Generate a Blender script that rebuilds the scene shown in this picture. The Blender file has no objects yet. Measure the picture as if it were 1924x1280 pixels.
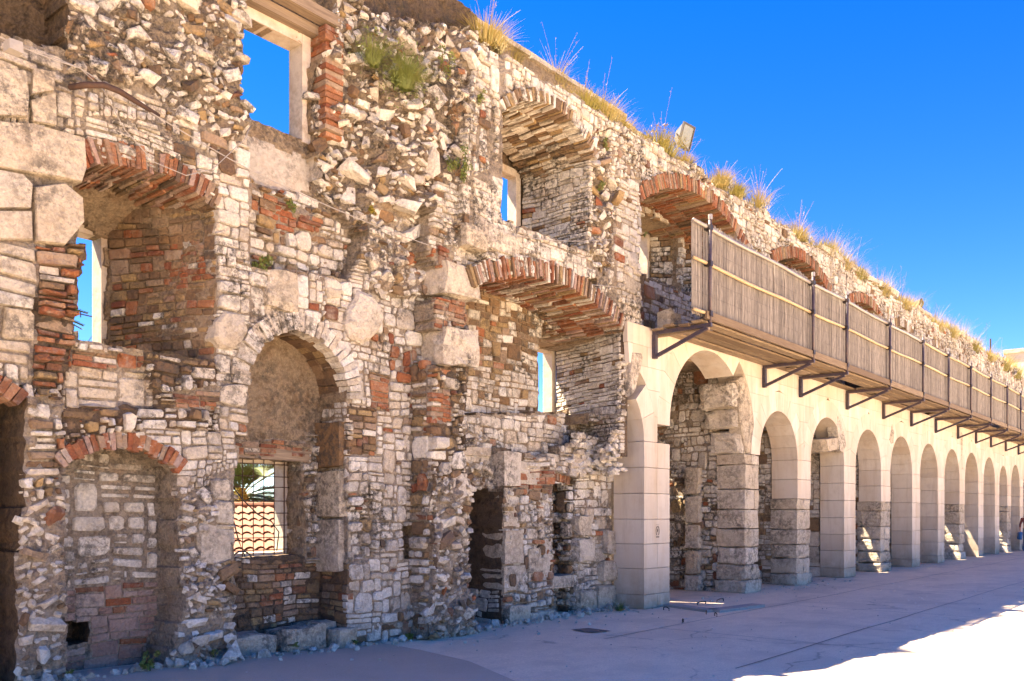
import bpy, bmesh, math, random
import numpy as np
from mathutils import Vector, Matrix
R=math.radians
random.seed(7); rng=np.random.default_rng(7)
SC=bpy.context.scene
COL=SC.collection
# ------------------------------------------------------------------ camera
ANG=R(39.7); CA,SA=math.cos(ANG),math.sin(ANG)
FPX=1660.0; UC=962.0; VH=967.0; HC=1.6
cd=bpy.data.cameras.new('camera'); cam=bpy.data.objects.new('camera',cd); COL.objects.link(cam)
cam.location=(0,0,HC); cam.rotation_euler=(R(90),0,-(R(90)-ANG))
cd.sensor_width=36; cd.lens=FPX/1924*36; cd.shift_y=(VH-640)/1924.0; cd.clip_start=.05; cd.clip_end=3000
SC.camera=cam
# ------------------------------------------------------------------ light
LX,LY,LZ=0.34,-1.0,-1.70          # direction in which sunlight travels
sun_el=math.atan2(-LZ,math.hypot(LX,LY)); sun_az=math.atan2(-LX,-LY)   # azimuth from +Y towards +X
W=bpy.data.worlds.new("World"); SC.world=W; W.use_nodes=True
nt=W.node_tree; nt.nodes.clear()
sky=nt.nodes.new('ShaderNodeTexSky'); sky.sky_type='NISHITA'; sky.sun_disc=False
sky.sun_elevation=sun_el; sky.sun_rotation=sun_az; sky.air_density=0.75; sky.dust_density=0.0; sky.ozone_density=2.2
hs=nt.nodes.new('ShaderNodeHueSaturation'); hs.inputs['Saturation'].default_value=1.41; hs.inputs['Hue'].default_value=.517; hs.inputs['Value'].default_value=.84
bg=nt.nodes.new('ShaderNodeBackground'); bg.inputs['Strength'].default_value=0.05
wo=nt.nodes.new('ShaderNodeOutputWorld')
nt.links.new(sky.outputs[0],hs.inputs['Color']); nt.links.new(hs.outputs[0],bg.inputs['Color']); nt.links.new(bg.outputs[0],wo.inputs['Surface'])
sd=bpy.data.lights.new('sun','SUN'); sd.energy=5.0; sd.angle=R(.5); sd.color=(1,.83,.60)
so=bpy.data.objects.new('sun',sd); COL.objects.link(so); so.location=(0,20,30)
so.rotation_euler=Vector((LX,LY,LZ)).to_track_quat('-Z','Y').to_euler()
vs=SC.view_settings; vs.view_transform='Standard'; vs.look='None'; vs.exposure=3.05; vs.gamma=1; vs.use_curve_mapping=False
SC.cycles.max_bounces=8; SC.cycles.diffuse_bounces=5
# ------------------------------------------------------------------ projection helpers
def ratio(u):
    t=(u-UC)/FPX; return (CA+t*SA)/(SA-t*CA)
def P(u,v,Y):
    "photo pixel -> point on the plane y=Y"
    X=Y*ratio(u); d=X*CA+Y*SA
    return X,HC+(VH-v)/FPX*d
def PX(u,v,X):
    "photo pixel -> point on the plane x=X"
    Y=X/ratio(u); d=X*CA+Y*SA
    return Y,HC+(VH-v)/FPX*d
def PG(u,v,z=0.0):
    d=FPX*(HC-z)/(v-VH); r=d*(u-UC)/FPX
    return d*CA+r*SA, d*SA-r*CA
# ------------------------------------------------------------------ noise
def _h(ix,iy,iz,s):
    n=(ix.astype(np.int64)*73856093)^(iy.astype(np.int64)*19349663)^(iz.astype(np.int64)*83492791)^(s*2654435)
    n=(n^(n>>13))*1274126177; n&=0x7fffffff; n=(n^(n>>16))*60493; n&=0x7fffffff
    return (n%100003)/50001.5-1
def vn(x,y,z=0,s=0):
    x=np.asarray(x,float); y=np.asarray(y,float)+0*x; z=np.asarray(z,float)+0*x
    ix,iy,iz=np.floor(x),np.floor(y),np.floor(z); fx,fy,fz=x-ix,y-iy,z-iz
    fx,fy,fz=[f*f*(3-2*f) for f in (fx,fy,fz)]
    o=0
    for a in (0,1):
        for b in (0,1):
            for c in (0,1):
                o=o+_h(ix+a,iy+b,iz+c,s)*(fx if a else 1-fx)*(fy if b else 1-fy)*(fz if c else 1-fz)
    return o
def fbm(x,y,z=0,s=0,o=3):
    r=0;a=1.
    for k in range(o):
        r=r+a*vn(np.asarray(x)*2**k,np.asarray(y)*2**k,np.asarray(z)*2**k,s+k); a*=.5
    return r/1.75
# ------------------------------------------------------------------ materials
def nodes(name):
    m=bpy.data.materials.new(name); m.use_nodes=True; t=m.node_tree; b=t.nodes['Principled BSDF']
    return m,t,b
def N(t,ty,**k):
    n=t.nodes.new(ty)
    for a,v in k.items():
        if a in n.inputs: n.inputs[a].default_value=v
        else: setattr(n,a,v)
    return n
def ramp(t,stops,interp='LINEAR'):
    n=t.nodes.new('ShaderNodeValToRGB'); e=n.color_ramp.elements; n.color_ramp.interpolation=interp
    while len(e)<len(stops): e.new(.5)
    for i,(p,c) in enumerate(stops):
        e[i].position=p; e[i].color=(*c,1) if len(c)==3 else c
    return n
def gray(v): return (v,v,v)
def mixc(t,fac,a,b,mode='MIX'):
    n=t.nodes.new('ShaderNodeMix'); n.data_type='RGBA'; n.blend_type=mode
    for s,v in ((0,fac),(6,a),(7,b)):
        if hasattr(v,'is_linked') or hasattr(v,'links'): t.links.new(v,n.inputs[s])
        else: n.inputs[s].default_value=v if s==0 else ((*v,1) if len(v)==3 else v)
    return n.outputs[2]
def noise(t,vec,scale,detail=4,rough=.6,lo=.35,hi=.65,out='ramp'):
    n=N(t,'ShaderNodeTexNoise',Scale=scale,Detail=detail,Roughness=rough); t.links.new(vec,n.inputs['Vector'])
    if out!='ramp': return n.outputs[0]
    r=ramp(t,[(lo,gray(0)),(hi,gray(1))]); t.links.new(n.outputs[0],r.inputs[0]); return r.outputs[0]
def bump(t,b,hs_,dist=.02,strength=.8):
    last=None
    for h,d in hs_:
        n=N(t,'ShaderNodeBump'); n.inputs['Distance'].default_value=d; n.inputs['Strength'].default_value=strength
        t.links.new(h,n.inputs['Height'])
        if last is not None: t.links.new(last,n.inputs['Normal'])
        last=n.outputs[0]
    t.links.new(last,b.inputs['Normal'])
MAT={}
def masonry(name,pal,dirt=(.12,.09,.065),dirtamt=.55,fine=.5,bumpd=.02,rust=0.0,lich=.5,tint=(.33,.2,.11)):
    m,t,b=nodes(name); MAT[name]=m
    pos=N(t,'ShaderNodeNewGeometry').outputs['Position']
    at=N(t,'ShaderNodeAttribute',attribute_name='rnd'); oi=N(t,'ShaderNodeObjectInfo')
    ad=N(t,'ShaderNodeMath',operation='ADD'); t.links.new(at.outputs['Fac'],ad.inputs[0]); t.links.new(oi.outputs['Random'],ad.inputs[1])
    fr=N(t,'ShaderNodeMath',operation='FRACT'); t.links.new(ad.outputs[0],fr.inputs[0])
    r=ramp(t,[((i+.0)/len(pal),c) for i,c in enumerate(pal)]); t.links.new(fr.outputs[0],r.inputs[0])
    c=r.outputs[0]
    # warm/ochre blotches
    c=mixc(t,mul(t,noise(t,pos,3.1,5,.65,.5,.72),.28 if name in ('limestone','old_block') else .55),c,tint)
    # grain
    g=noise(t,pos,38,5,.7,.25,.75); c=mixc(t,fine,c,mixc(t,g,gray(.35),gray(1.25)),'MULTIPLY')
    # dark lichen and soot
    l=mul(t,noise(t,pos,1.1,4,.6,.44,.60),noise(t,pos,13,5,.75,.44,.58)); c=mixc(t,mul(t,l,lich),c,(.07,.062,.052))
    d=noise(t,pos,7.5,6,.75,.5,.68); c=mixc(t,mul(t,d,dirtamt),c,dirt)  # random dirt; in mortars and plaster it also stands for recess shade
    t.links.new(c,b.inputs['Base Color']); b.inputs['Roughness'].default_value=.92; b.inputs['Specular IOR Level'].default_value=.25
    v=N(t,'ShaderNodeTexVoronoi',Scale=26.0); t.links.new(pos,v.inputs['Vector'])
    bump(t,b,[(noise(t,pos,11,5,.65,out=0),bumpd*2.2),(noise(t,pos,55,6,.75,out=0),bumpd),(v.outputs['Distance'],bumpd*.5)],strength=.9)
    return m
def mul(t,a,b):
    n=N(t,'ShaderNodeMath',operation='MULTIPLY')
    for i,v in enumerate((a,b)):
        if hasattr(v,'links'): t.links.new(v,n.inputs[i])
        else: n.inputs[i].default_value=v
    return n.outputs[0]
masonry('limestone',[(.78,.73,.65),(.63,.575,.495),(.82,.78,.71),(.50,.44,.36),(.73,.675,.58),(.60,.51,.40),(.79,.74,.65)],dirtamt=.5,lich=.95,dirt=(.2,.15,.1))
masonry('old_block',[(.66,.58,.47),(.58,.50,.39),(.7,.63,.53),(.60,.51,.39)],dirtamt=.5,lich=.7,fine=.5)
masonry('tan_stone',[(.30,.20,.115),(.18,.11,.065),(.36,.27,.19),(.26,.155,.075),(.14,.09,.06),(.40,.28,.14)],dirtamt=.7,lich=.8)  # brown stone, darkened further to deepen the shade of recesses
masonry('brick',[(.36,.125,.055),(.22,.075,.04),(.42,.19,.09),(.17,.08,.05),(.38,.14,.055),(.36,.26,.18)],dirt=(.45,.38,.30),dirtamt=.5,fine=.4,tint=(.22,.08,.05),lich=.45)
masonry('pink_brick',[(.4,.25,.2),(.44,.32,.27),(.36,.22,.17),(.48,.38,.32)],dirt=(.42,.36,.3),dirtamt=.5,tint=(.3,.18,.14),lich=.5)
masonry('mortar',[(.46,.385,.30),(.46,.385,.30)],dirt=(.10,.07,.045),dirtamt=.7,fine=.6,bumpd=.045,lich=.7)
masonry('dark_mortar',[(.17,.12,.08),(.17,.12,.08)],dirt=(.05,.035,.022),dirtamt=.85,fine=.6,bumpd=.035,lich=.8)  # mortar of dark masonry; some recess shade is put into its colour
masonry('rubble_mortar',[(.38,.31,.235),(.38,.31,.235)],dirt=(.06,.042,.026),dirtamt=.85,fine=.7,bumpd=.06,lich=.9)  # colour lowered to paint deeper shade between the rubble stones
masonry('plaster',[(.38,.29,.195),(.38,.29,.195)],dirt=(.12,.075,.04),dirtamt=.8,fine=.6,bumpd=.03,lich=.7)  # brown plaster, colour lowered so recess faces look more shaded
masonry('grey_plaster',[(.47,.42,.36),(.47,.42,.36)],dirt=(.17,.15,.12),dirtamt=.5,fine=.25,bumpd=.006,lich=.95)
masonry('frame_stone',[(.62,.54,.45),(.56,.49,.41)],dirt=(.3,.22,.15),dirtamt=.3,fine=.15,bumpd=.003,lich=.25)
def new_stone(name):
    m,t,b=nodes(name); MAT[name]=m
    pos=N(t,'ShaderNodeNewGeometry').outputs['Position']; oi=N(t,'ShaderNodeObjectInfo')
    r=ramp(t,[(0,(.58,.51,.43)),(.3,(.64,.575,.49)),(.6,(.52,.455,.38)),(1,(.66,.60,.52))]); t.links.new(oi.outputs['Random'],r.inputs[0])
    mp=N(t,'ShaderNodeMapping'); mp.inputs['Scale'].default_value=(1,1,.22); t.links.new(pos,mp.inputs['Vector'])
    c=mixc(t,mul(t,noise(t,mp.outputs[0],2.3,5,.6,.42,.7),.62),r.outputs[0],(.50,.37,.24))
    mp2=N(t,'ShaderNodeMapping'); mp2.inputs['Scale'].default_value=(4,4,.35); t.links.new(pos,mp2.inputs['Vector'])
    c=mixc(t,mul(t,noise(t,mp2.outputs[0],2.0,5,.7,.52,.72),.4),c,(.33,.25,.17))
    c=mixc(t,mul(t,noise(t,pos,5,6,.7,.5,.75),.3),c,(.36,.29,.22))
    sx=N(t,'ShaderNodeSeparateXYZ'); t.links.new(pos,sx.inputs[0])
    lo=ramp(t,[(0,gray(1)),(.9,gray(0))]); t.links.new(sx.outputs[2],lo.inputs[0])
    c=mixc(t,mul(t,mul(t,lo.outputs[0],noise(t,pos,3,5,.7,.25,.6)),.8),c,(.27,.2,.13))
    t.links.new(c,b.inputs['Base Color']); b.inputs['Roughness'].default_value=.8; b.inputs['Specular IOR Level'].default_value=.3
    bump(t,b,[(noise(t,pos,70,5,.7,out=0),.0025),(noise(t,pos,6,4,.6,out=0),.006)],strength=.6)
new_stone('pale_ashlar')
def simple(name,col,rough=.6,metal=0,var=.25,scale=20,bd=.002,streak=None,col2=None,spec=.5,rv=.4):
    m,t,b=nodes(name); MAT[name]=m
    tc=N(t,'ShaderNodeNewGeometry').outputs['Position']
    vec=tc
    if streak:
        mp=N(t,'ShaderNodeMapping'); mp.inputs['Scale'].default_value=streak; t.links.new(tc,mp.inputs['Vector']); vec=mp.outputs[0]
    at=N(t,'ShaderNodeAttribute',attribute_name='rnd'); oi=N(t,'ShaderNodeObjectInfo')
    ad=N(t,'ShaderNodeMath',operation='ADD'); t.links.new(at.outputs['Fac'],ad.inputs[0]); t.links.new(oi.outputs['Random'],ad.inputs[1])
    fr=N(t,'ShaderNodeMath',operation='FRACT'); t.links.new(ad.outputs[0],fr.inputs[0])
    c2=col2 or tuple(x*.6 for x in col)
    c=mixc(t,fr.outputs[0],col,tuple((1-rv)*a+rv*b_ for a,b_ in zip(col,c2)))
    c=mixc(t,mul(t,noise(t,vec,scale,5,.65,.35,.7),min(1,var*2)),c,c2)
    t.links.new(c,b.inputs['Base Color']); b.inputs['Roughness'].default_value=rough; b.inputs['Metallic'].default_value=metal; b.inputs['Specular IOR Level'].default_value=spec
    if bd: bump(t,b,[(noise(t,vec,scale*2,4,.6,out=0),bd)],strength=.7)
    return m
simple('blue_steel',(.010,.022,.065),.5,.2,.35,25,.001,col2=(.12,.07,.05))
simple('clamp_steel',(.03,.03,.035),.5,.6,.3,30,.001,col2=(.07,.04,.03))
simple('bamboo',(.52,.41,.23),.5,0,.3,14,.001,streak=(1,.3,.3),col2=(.3,.2,.1))
simple('grey_pipe',(.42,.40,.38),.45,.3,.3,14,.001,col2=(.25,.2,.16))
simple('reed',(.47,.42,.37),.8,0,.5,9,.001,streak=(11,11,.6),col2=(.115,.10,.09),rv=.8)
simple('plank_wood',(.31,.235,.15),.8,0,.5,5,.006,streak=(.6,8,8),col2=(.12,.075,.04),rv=.9)
simple('beam_wood',(.33,.25,.17),.85,0,.5,5,.006,streak=(.5,9,9),col2=(.13,.09,.06))
simple('iron',(.09,.045,.028),.8,.2,.4,40,.001,col2=(.04,.025,.02))
simple('black_cable',(.02,.02,.02),.5,0,.1,40,0)
simple('white_cable',(.36,.33,.30),.6,0,.2,40,0)
simple('lamp_grey',(.2,.2,.2),.4,.4,.2,20,0)
simple('lamp_dark',(.06,.05,.05),.5,.1,.2,20,0)
simple('lamp_glass',(.22,.225,.23),.15,0,.25,10,0)
simple('roof_tile',(.21,.065,.03),.8,0,.4,6,.002,col2=(.15,.07,.04),rv=.9)
simple('straw',(.40,.29,.11),.8,0,.4,6,0,col2=(.22,.19,.05),rv=.9)
simple('green_straw',(.27,.22,.05),.8,0,.3,6,0,col2=(.15,.15,.03))
simple('seed_stalk',(.22,.16,.11),.8,0,.3,6,0,col2=(.3,.2,.14))
simple('leaf',(.085,.13,.022),.6,0,.4,4,0,col2=(.17,.17,.035))
simple('brown_leaf',(.22,.12,.06),.7,0,.4,4,0,col2=(.12,.08,.04))
simple('palm_leaf',(.05,.085,.015),.5,0,.4,4,0,col2=(.11,.12,.025))
simple('yellow_leaf',(.34,.22,.012),.6,0,.4,4,0,col2=(.14,.15,.02))
simple('ink',(.05,.03,.03),.7,0,.1,50,0)
simple('skin',(.5,.28,.2),.6,0,.1,10,0)
simple('red_cloth',(.17,.05,.045),.9,0,.3,10,0)
simple('blue_cloth',(.03,.13,.36),.7,0,.3,10,0)
simple('jeans',(.12,.17,.28),.9,0,.3,30,0)
simple('hair',(.05,.03,.02),.7,0,.2,30,0)
simple('house_wall',(.6,.52,.42),.9,0,.2,3,.003,col2=(.5,.4,.3))
simple('metal_cover',(.16,.14,.14),.7,.4,.3,30,.002)
simple('kerb_stone',(.38,.36,.34),.85,0,.3,12,.004)
simple('terrain',(.05,.05,.03),1,0,.4,1,0)
# plaza and asphalt
def ground_mat(name,base,alt,dark,crack=True,bd=.006,sp=60):
    m,t,b=nodes(name); MAT[name]=m
    pos=N(t,'ShaderNodeNewGeometry').outputs['Position']
    c=mixc(t,noise(t,pos,.5,6,.65,.35,.7),base,alt)
    c=mixc(t,mul(t,noise(t,pos,3.2,7,.75,.48,.72),.45),c,dark)
    c=mixc(t,.55,c,mixc(t,noise(t,pos,sp,3,.7,.3,.7),gray(.62),gray(1.3)),'MULTIPLY')
    c=mixc(t,mul(t,noise(t,pos,14,6,.8,.55,.7),.5),c,dark)
    c=mixc(t,mul(t,noise(t,pos,.9,3,.5,.5,.6),.35),c,dark)
    mp=N(t,'ShaderNodeMapping'); mp.inputs['Scale'].default_value=(.25,1.6,1); mp.inputs['Rotation'].default_value=(0,0,.15); t.links.new(pos,mp.inputs['Vector'])
    c=mixc(t,mul(t,noise(t,mp.outputs[0],1.6,6,.7,.52,.68),.35),c,dark)
    hts=[(noise(t,pos,sp,4,.7,out=0),bd*.5),(noise(t,pos,4,5,.7,out=0),bd)]
    if crack:
        w=N(t,'ShaderNodeVectorMath',operation='ADD'); nn=N(t,'ShaderNodeTexNoise',Scale=1.1,Detail=6.0); t.links.new(pos,nn.inputs['Vector'])
        t.links.new(pos,w.inputs[0]); t.links.new(nn.outputs['Color'],w.inputs[1])
        v=N(t,'ShaderNodeTexVoronoi',feature='DISTANCE_TO_EDGE',Scale=.33); t.links.new(w.outputs[0],v.inputs['Vector'])
        r=ramp(t,[(0,gray(1)),(.008,gray(0))]); t.links.new(v.outputs['Distance'],r.inputs[0])
        c=mixc(t,mul(t,mul(t,r.outputs[0],noise(t,pos,.9,3,.6,.45,.55)),.6),c,tuple(x*.35 for x in dark))
    t.links.new(c,b.inputs['Base Color']); b.inputs['Roughness'].default_value=.85
    bump(t,b,hts,strength=.7)
ground_mat('plaza',(.82,.655,.47),(.76,.60,.43),(.54,.42,.31))
ground_mat('asphalt',(.54,.42,.31),(.46,.355,.265),(.55,.43,.33),crack=False,bd=.012,sp=90)
# ------------------------------------------------------------------ object helpers
def tag(o,label=None,cat=None,group=None,kind=None):
    if label: o['label']=label
    if cat: o['category']=cat
    if group: o['group']=group
    if kind: o['kind']=kind
    return o
def empty(name,loc,label,cat,group=None,rz=0):
    o=bpy.data.objects.new(name,None); COL.objects.link(o); o.location=loc; o.rotation_euler=(0,0,rz); o.empty_display_size=.1
    return tag(o,label,cat,group)
def mesh_np(name,V,F,mats,rnd=None,midx=None,smooth=False):
    """V (n,3); F list of index tuples"""
    me=bpy.data.meshes.new(name)
    V=np.asarray(V,np.float32)
    if isinstance(F,np.ndarray):
        tot=np.full(len(F),F.shape[1],np.int32); loops=F.ravel().astype(np.int32)
    else:
        tot=np.fromiter((len(f) for f in F),np.int32,len(F)); loops=np.fromiter((i for f in F for i in f),np.int32,int(tot.sum()))
    st=np.concatenate([[0],np.cumsum(tot)[:-1]]).astype(np.int32)
    me.vertices.add(len(V)); me.vertices.foreach_set('co',V.ravel())
    me.loops.add(len(loops)); me.loops.foreach_set('vertex_index',loops)
    me.polygons.add(len(tot)); me.polygons.foreach_set('loop_start',st)
    try: me.polygons.foreach_set('loop_total',tot)
    except Exception: pass
    if midx is not None: me.polygons.foreach_set('material_index',np.asarray(midx,np.int32))
    me.polygons.foreach_set('use_smooth',np.full(len(tot),smooth,bool))
    me.update(calc_edges=True)
    if rnd is not None:
        a=me.attributes.new('rnd','FLOAT','FACE'); a.data.foreach_set('value',np.asarray(rnd,np.float32))
    for m in (mats if isinstance(mats,(list,tuple)) else [mats]): me.materials.append(MAT[m])
    return me
def ob(name,me,parent=None,loc=(0,0,0),kind=None):
    o=bpy.data.objects.new(name,me); COL.objects.link(o); o.location=loc
    if parent is not None: o.parent=parent
    if kind: o['kind']=kind
    return o
def wpart(name,V,F,mat,parent,kind=None,smooth=False,rnd=None):
    "part given in world coordinates under an unrotated root"
    V=np.asarray(V,float); c=V.mean(0); c[2]=V[:,2].min()
    base=np.array(_wloc(parent)) if parent is not None else np.zeros(3)
    me=mesh_np(name,V-c,F,mat,rnd=rnd,smooth=smooth)
    return ob(name,me,parent,tuple(c-base),kind)
def _wloc(o):
    v=Vector((0,0,0))
    while o is not None: v=v+Vector(o.location); o=o.parent
    return v
class MB:
    def __init__(s): s.V=[];s.F=[];s.Rn=[];s.n=0
    def add(s,V,F,r=None):
        V=np.asarray(V,float).reshape(-1,3); s.V.append(V); s.F+= [tuple(i+s.n for i in f) for f in F]; s.Rn+=[random.random() if r is None else r]*len(F); s.n+=len(V)
    def box(s,x0,x1,y0,y1,z0,z1,jit=0,r=None):
        V=np.array([(x,y,z) for x in (x0,x1) for y in (y0,y1) for z in (z0,z1)],float)
        if jit: V=V+rng.uniform(-jit,jit,V.shape)
        s.add(V,BOXF,r)
    def beam(s,p,q,w,h,up=(0,0,1),r=None):
        p,q=Vector(p),Vector(q); d=(q-p).normalized(); u=Vector(up)
        if abs(d.dot(u))>.98: u=Vector((0,1,0))
        a=d.cross(u).normalized()*w/2; b=a.cross(d).normalized()*h/2
        V=[tuple(c+sa*a+sb*b) for c in (p,q) for sa in (-1,1) for sb in (-1,1)]
        s.add(V,BOXF,r)
    def tube(s,pts,rad,n=8,r=None,caps=True):
        pts=[Vector(p) for p in pts]; V=[];F=[]
        for i,p in enumerate(pts):
            d=(pts[min(i+1,len(pts)-1)]-pts[max(i-1,0)]).normalized()
            u=Vector((0,0,1)) if abs(d.z)<.95 else Vector((0,1,0)); a=d.cross(u).normalized(); b=a.cross(d)
            rr=rad[i] if isinstance(rad,(list,tuple)) else rad
            for k in range(n):
                t=2*math.pi*k/n; V.append(tuple(p+(a*math.cos(t)+b*math.sin(t))*rr))
        for i in range(len(pts)-1):
            for k in range(n): F.append((i*n+k,i*n+(k+1)%n,(i+1)*n+(k+1)%n,(i+1)*n+k))
        if caps: F.append(tuple(range(n))[::-1]); F.append(tuple((len(pts)-1)*n+k for k in range(n)))
        s.add(V,F,r)
    def prism(s,poly,y0,y1,r=None):
        n=len(poly); V=[(x,y0,z) for x,z in poly]+[(x,y1,z) for x,z in poly]
        F=[tuple(range(n)),tuple(range(2*n-1,n-1,-1))]+[(i,i+n,(i+1)%n+n,(i+1)%n) for i in range(n)]
        s.add(V,F,r)
    def build(s,name,mat,parent=None,kind=None,smooth=False):
        return wpart(name,np.concatenate(s.V),s.F,mat,parent,kind,smooth,s.Rn)
BOXF=[(0,1,3,2),(4,6,7,5),(0,4,5,1),(2,3,7,6),(0,2,6,4),(1,5,7,3)]
# rounded, worn block from a subdivided cube
def _subcube(k):
    bm=bmesh.new(); bmesh.ops.create_cube(bm,size=2)
    bmesh.ops.subdivide_edges(bm,edges=bm.edges[:],cuts=k,use_grid_fill=True)
    V=np.array([v.co[:] for v in bm.verts]); F=[tuple(v.index for v in f.verts) for f in bm.faces]; bm.free(); return V,F
SUB3=_subcube(3); SUB1=_subcube(1); SUB5=_subcube(5)
def worn(x0,x1,y0,y1,z0,z1,amp=.02,rnd=.12,sub=None,freq=3.5):
    V,F=sub or SUB3; V=V.copy(); s=np.array([(x1-x0)/2,(y1-y0)/2,(z1-z0)/2]); c=np.array([(x0+x1)/2,(y0+y1)/2,(z0+z1)/2])
    # rounding
    L=np.linalg.norm(V,axis=1)[:,None]; e=np.maximum(0,np.sort(np.abs(V),axis=1)[:,1:2]-.75)
    V=V*(1-rnd*e*1.5)
    Wd=V*s+c; sd=random.randint(0,999)
    D=np.stack([vn(Wd[:,0]*freq,Wd[:,1]*freq,Wd[:,2]*freq,sd+i) for i in range(3)],1)*amp
    D2=np.stack([vn(Wd[:,0]*11,Wd[:,1]*11,Wd[:,2]*11,sd+9+i) for i in range(3)],1)*amp*.5
    return Wd+D+D2,F
# ------------------------------------------------------------------ rock prototypes
ROCKS=[]
for k in range(36):
    bm=bmesh.new(); n=random.randint(8,14)
    if k%3:
        for sx in (-1,1):
            for sy in (-1,1):
                for sz in (-1,1):
                    q=random.uniform(.55,.95); bm.verts.new((sx*random.uniform(.5,.95),sy*random.uniform(.5,.95)*q,sz*random.uniform(.45,.9)*q))
        for _ in range(3): bm.verts.new((random.uniform(-.6,.6),-random.uniform(.75,1.0),random.uniform(-.6,.6)))
    else:
      for i in range(n):
        v=Vector((random.gauss(0,1),random.gauss(0,1),random.gauss(0,1))).normalized()*random.uniform(.8,1.1); bm.verts.new((v.x,v.y,v.z))
    r=bmesh.ops.convex_hull(bm,input=bm.verts[:]); 
    bmesh.ops.delete(bm,geom=[v for v in bm.verts if not v.link_faces],context='VERTS')
    bm.verts.index_update()
    V=np.array([v.co[:] for v in bm.verts]); F=[tuple(v.index for v in f.verts) for f in bm.faces]; ROCKS.append((V,F)); bm.free()
def rotm():
    q=rng.normal(size=4); q/=np.linalg.norm(q); w,x,y,z=q
    return np.array([[1-2*(y*y+z*z),2*(x*y-z*w),2*(x*z+y*w)],[2*(x*y+z*w),1-2*(x*x+z*z),2*(y*z-x*w)],[2*(x*z-y*w),2*(y*z+x*w),1-2*(x*x+y*y)]])
# ------------------------------------------------------------------ pieces
PIECES={}   # (thing name, kind) -> list of (size, V, F, mat)
def piece(thing,kind,V,F,mat):
    V=np.asarray(V,float); c=V.mean(0); d=c[0]*CA+c[1]*SA
    ext=V.max(0)-V.min(0); e=np.sort(ext)[::-1]
    u=UC+FPX*(c[0]*SA-c[1]*CA)/max(d,.5); v=VH-FPX*(c[2]-HC)/max(d,.5)
    vis=1 if (-20<u<1950 and -20<v<1300) else .02
    PIECES.setdefault((thing,kind),[]).append((vis*e[0]*e[1]/(d*d),V,F,mat))
def flush(thing,root,limits={}):
    for (th,kind),L in sorted(PIECES.items()):
        if th!=thing: continue
        L.sort(key=lambda p:-p[0]); lim=limits.get(kind,295)
        for s,V,F,mat in L[:lim]:
            o=wpart(kind,V,F,mat,root,rnd=np.full(len(F),random.random()*.2))
        rest={}
        for p in L[lim:]: rest.setdefault(p[3],[]).append(p)
        for mat,ps in rest.items():
            Vs=[];Fs=[];Rn=[];n=0
            for s,V,F,_ in ps:
                Vs.append(V); Fs+= [tuple(i+n for i in f) for f in F]; Rn+=[random.random()]*len(F); n+=len(V)
            o=wpart('small_'+kind+'s',np.concatenate(Vs),Fs,mat,root,'stuff',rnd=Rn)
# a stone from an outline in a local frame
def poly_stone(outl,proud,depth,ins,fr,tilt=.25,front=.35):
    o=np.asarray(outl,float); n=len(o); c=o.mean(0)
    r1=o; r2=c+(o-c)*(1-ins)+rng.uniform(-.006,.006,o.shape)
    ta,tb=rng.uniform(-tilt,tilt,2); sz=max(np.ptp(o[:,0]),np.ptp(o[:,1]),.01)
    pr=proud*(1+ (r2-c)@np.array([ta,tb])/sz*2)+rng.uniform(-.12,.12,n)*proud
    L=[(a,b,-depth) for a,b in o]+[(a,b,proud*front) for a,b in r1]+[(a,b,p) for (a,b),p in zip(r2,pr)]+[(c[0]+rng.uniform(-.1,.1)*sz,c[1],proud*rng.uniform(1.0,1.25))]
    F=[]
    for i in range(n):
        j=(i+1)%n
        F.append((i,j,n+j,n+i)); F.append((n+i,n+j,2*n+j,2*n+i)); F.append((2*n+i,2*n+j,3*n))
    return fr(np.array(L)),F
def rect_outline(a0,a1,b0,b1,gap,cut,jit):
    w,h=a1-a0,b1-b0; g=gap/2; a0+=g;a1-=g;b0+=g;b1-=g
    m=max(.004,min(a1-a0,b1-b0)); c=[rng.uniform(cut*.4,cut*1.3)*m for _ in range(8)]
    pts=[(a0+c[0],b0),(a1-c[1],b0),(a1,b0+c[2]),(a1,b1-c[3]),(a1-c[4],b1),(a0+c[5],b1),(a0,b1-c[6]),(a0,b0+c[7])]
    pts=np.array(pts)+rng.uniform(-1,1,(8,2))*jit*m
    return pts
WARP=.03
def warp2(a,b,s=3):
    return a+WARP*vn(a*2.7,b*2.7,0,s), b+WARP*vn(a*2.1+7,b*2.7,5,s+1)
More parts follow.
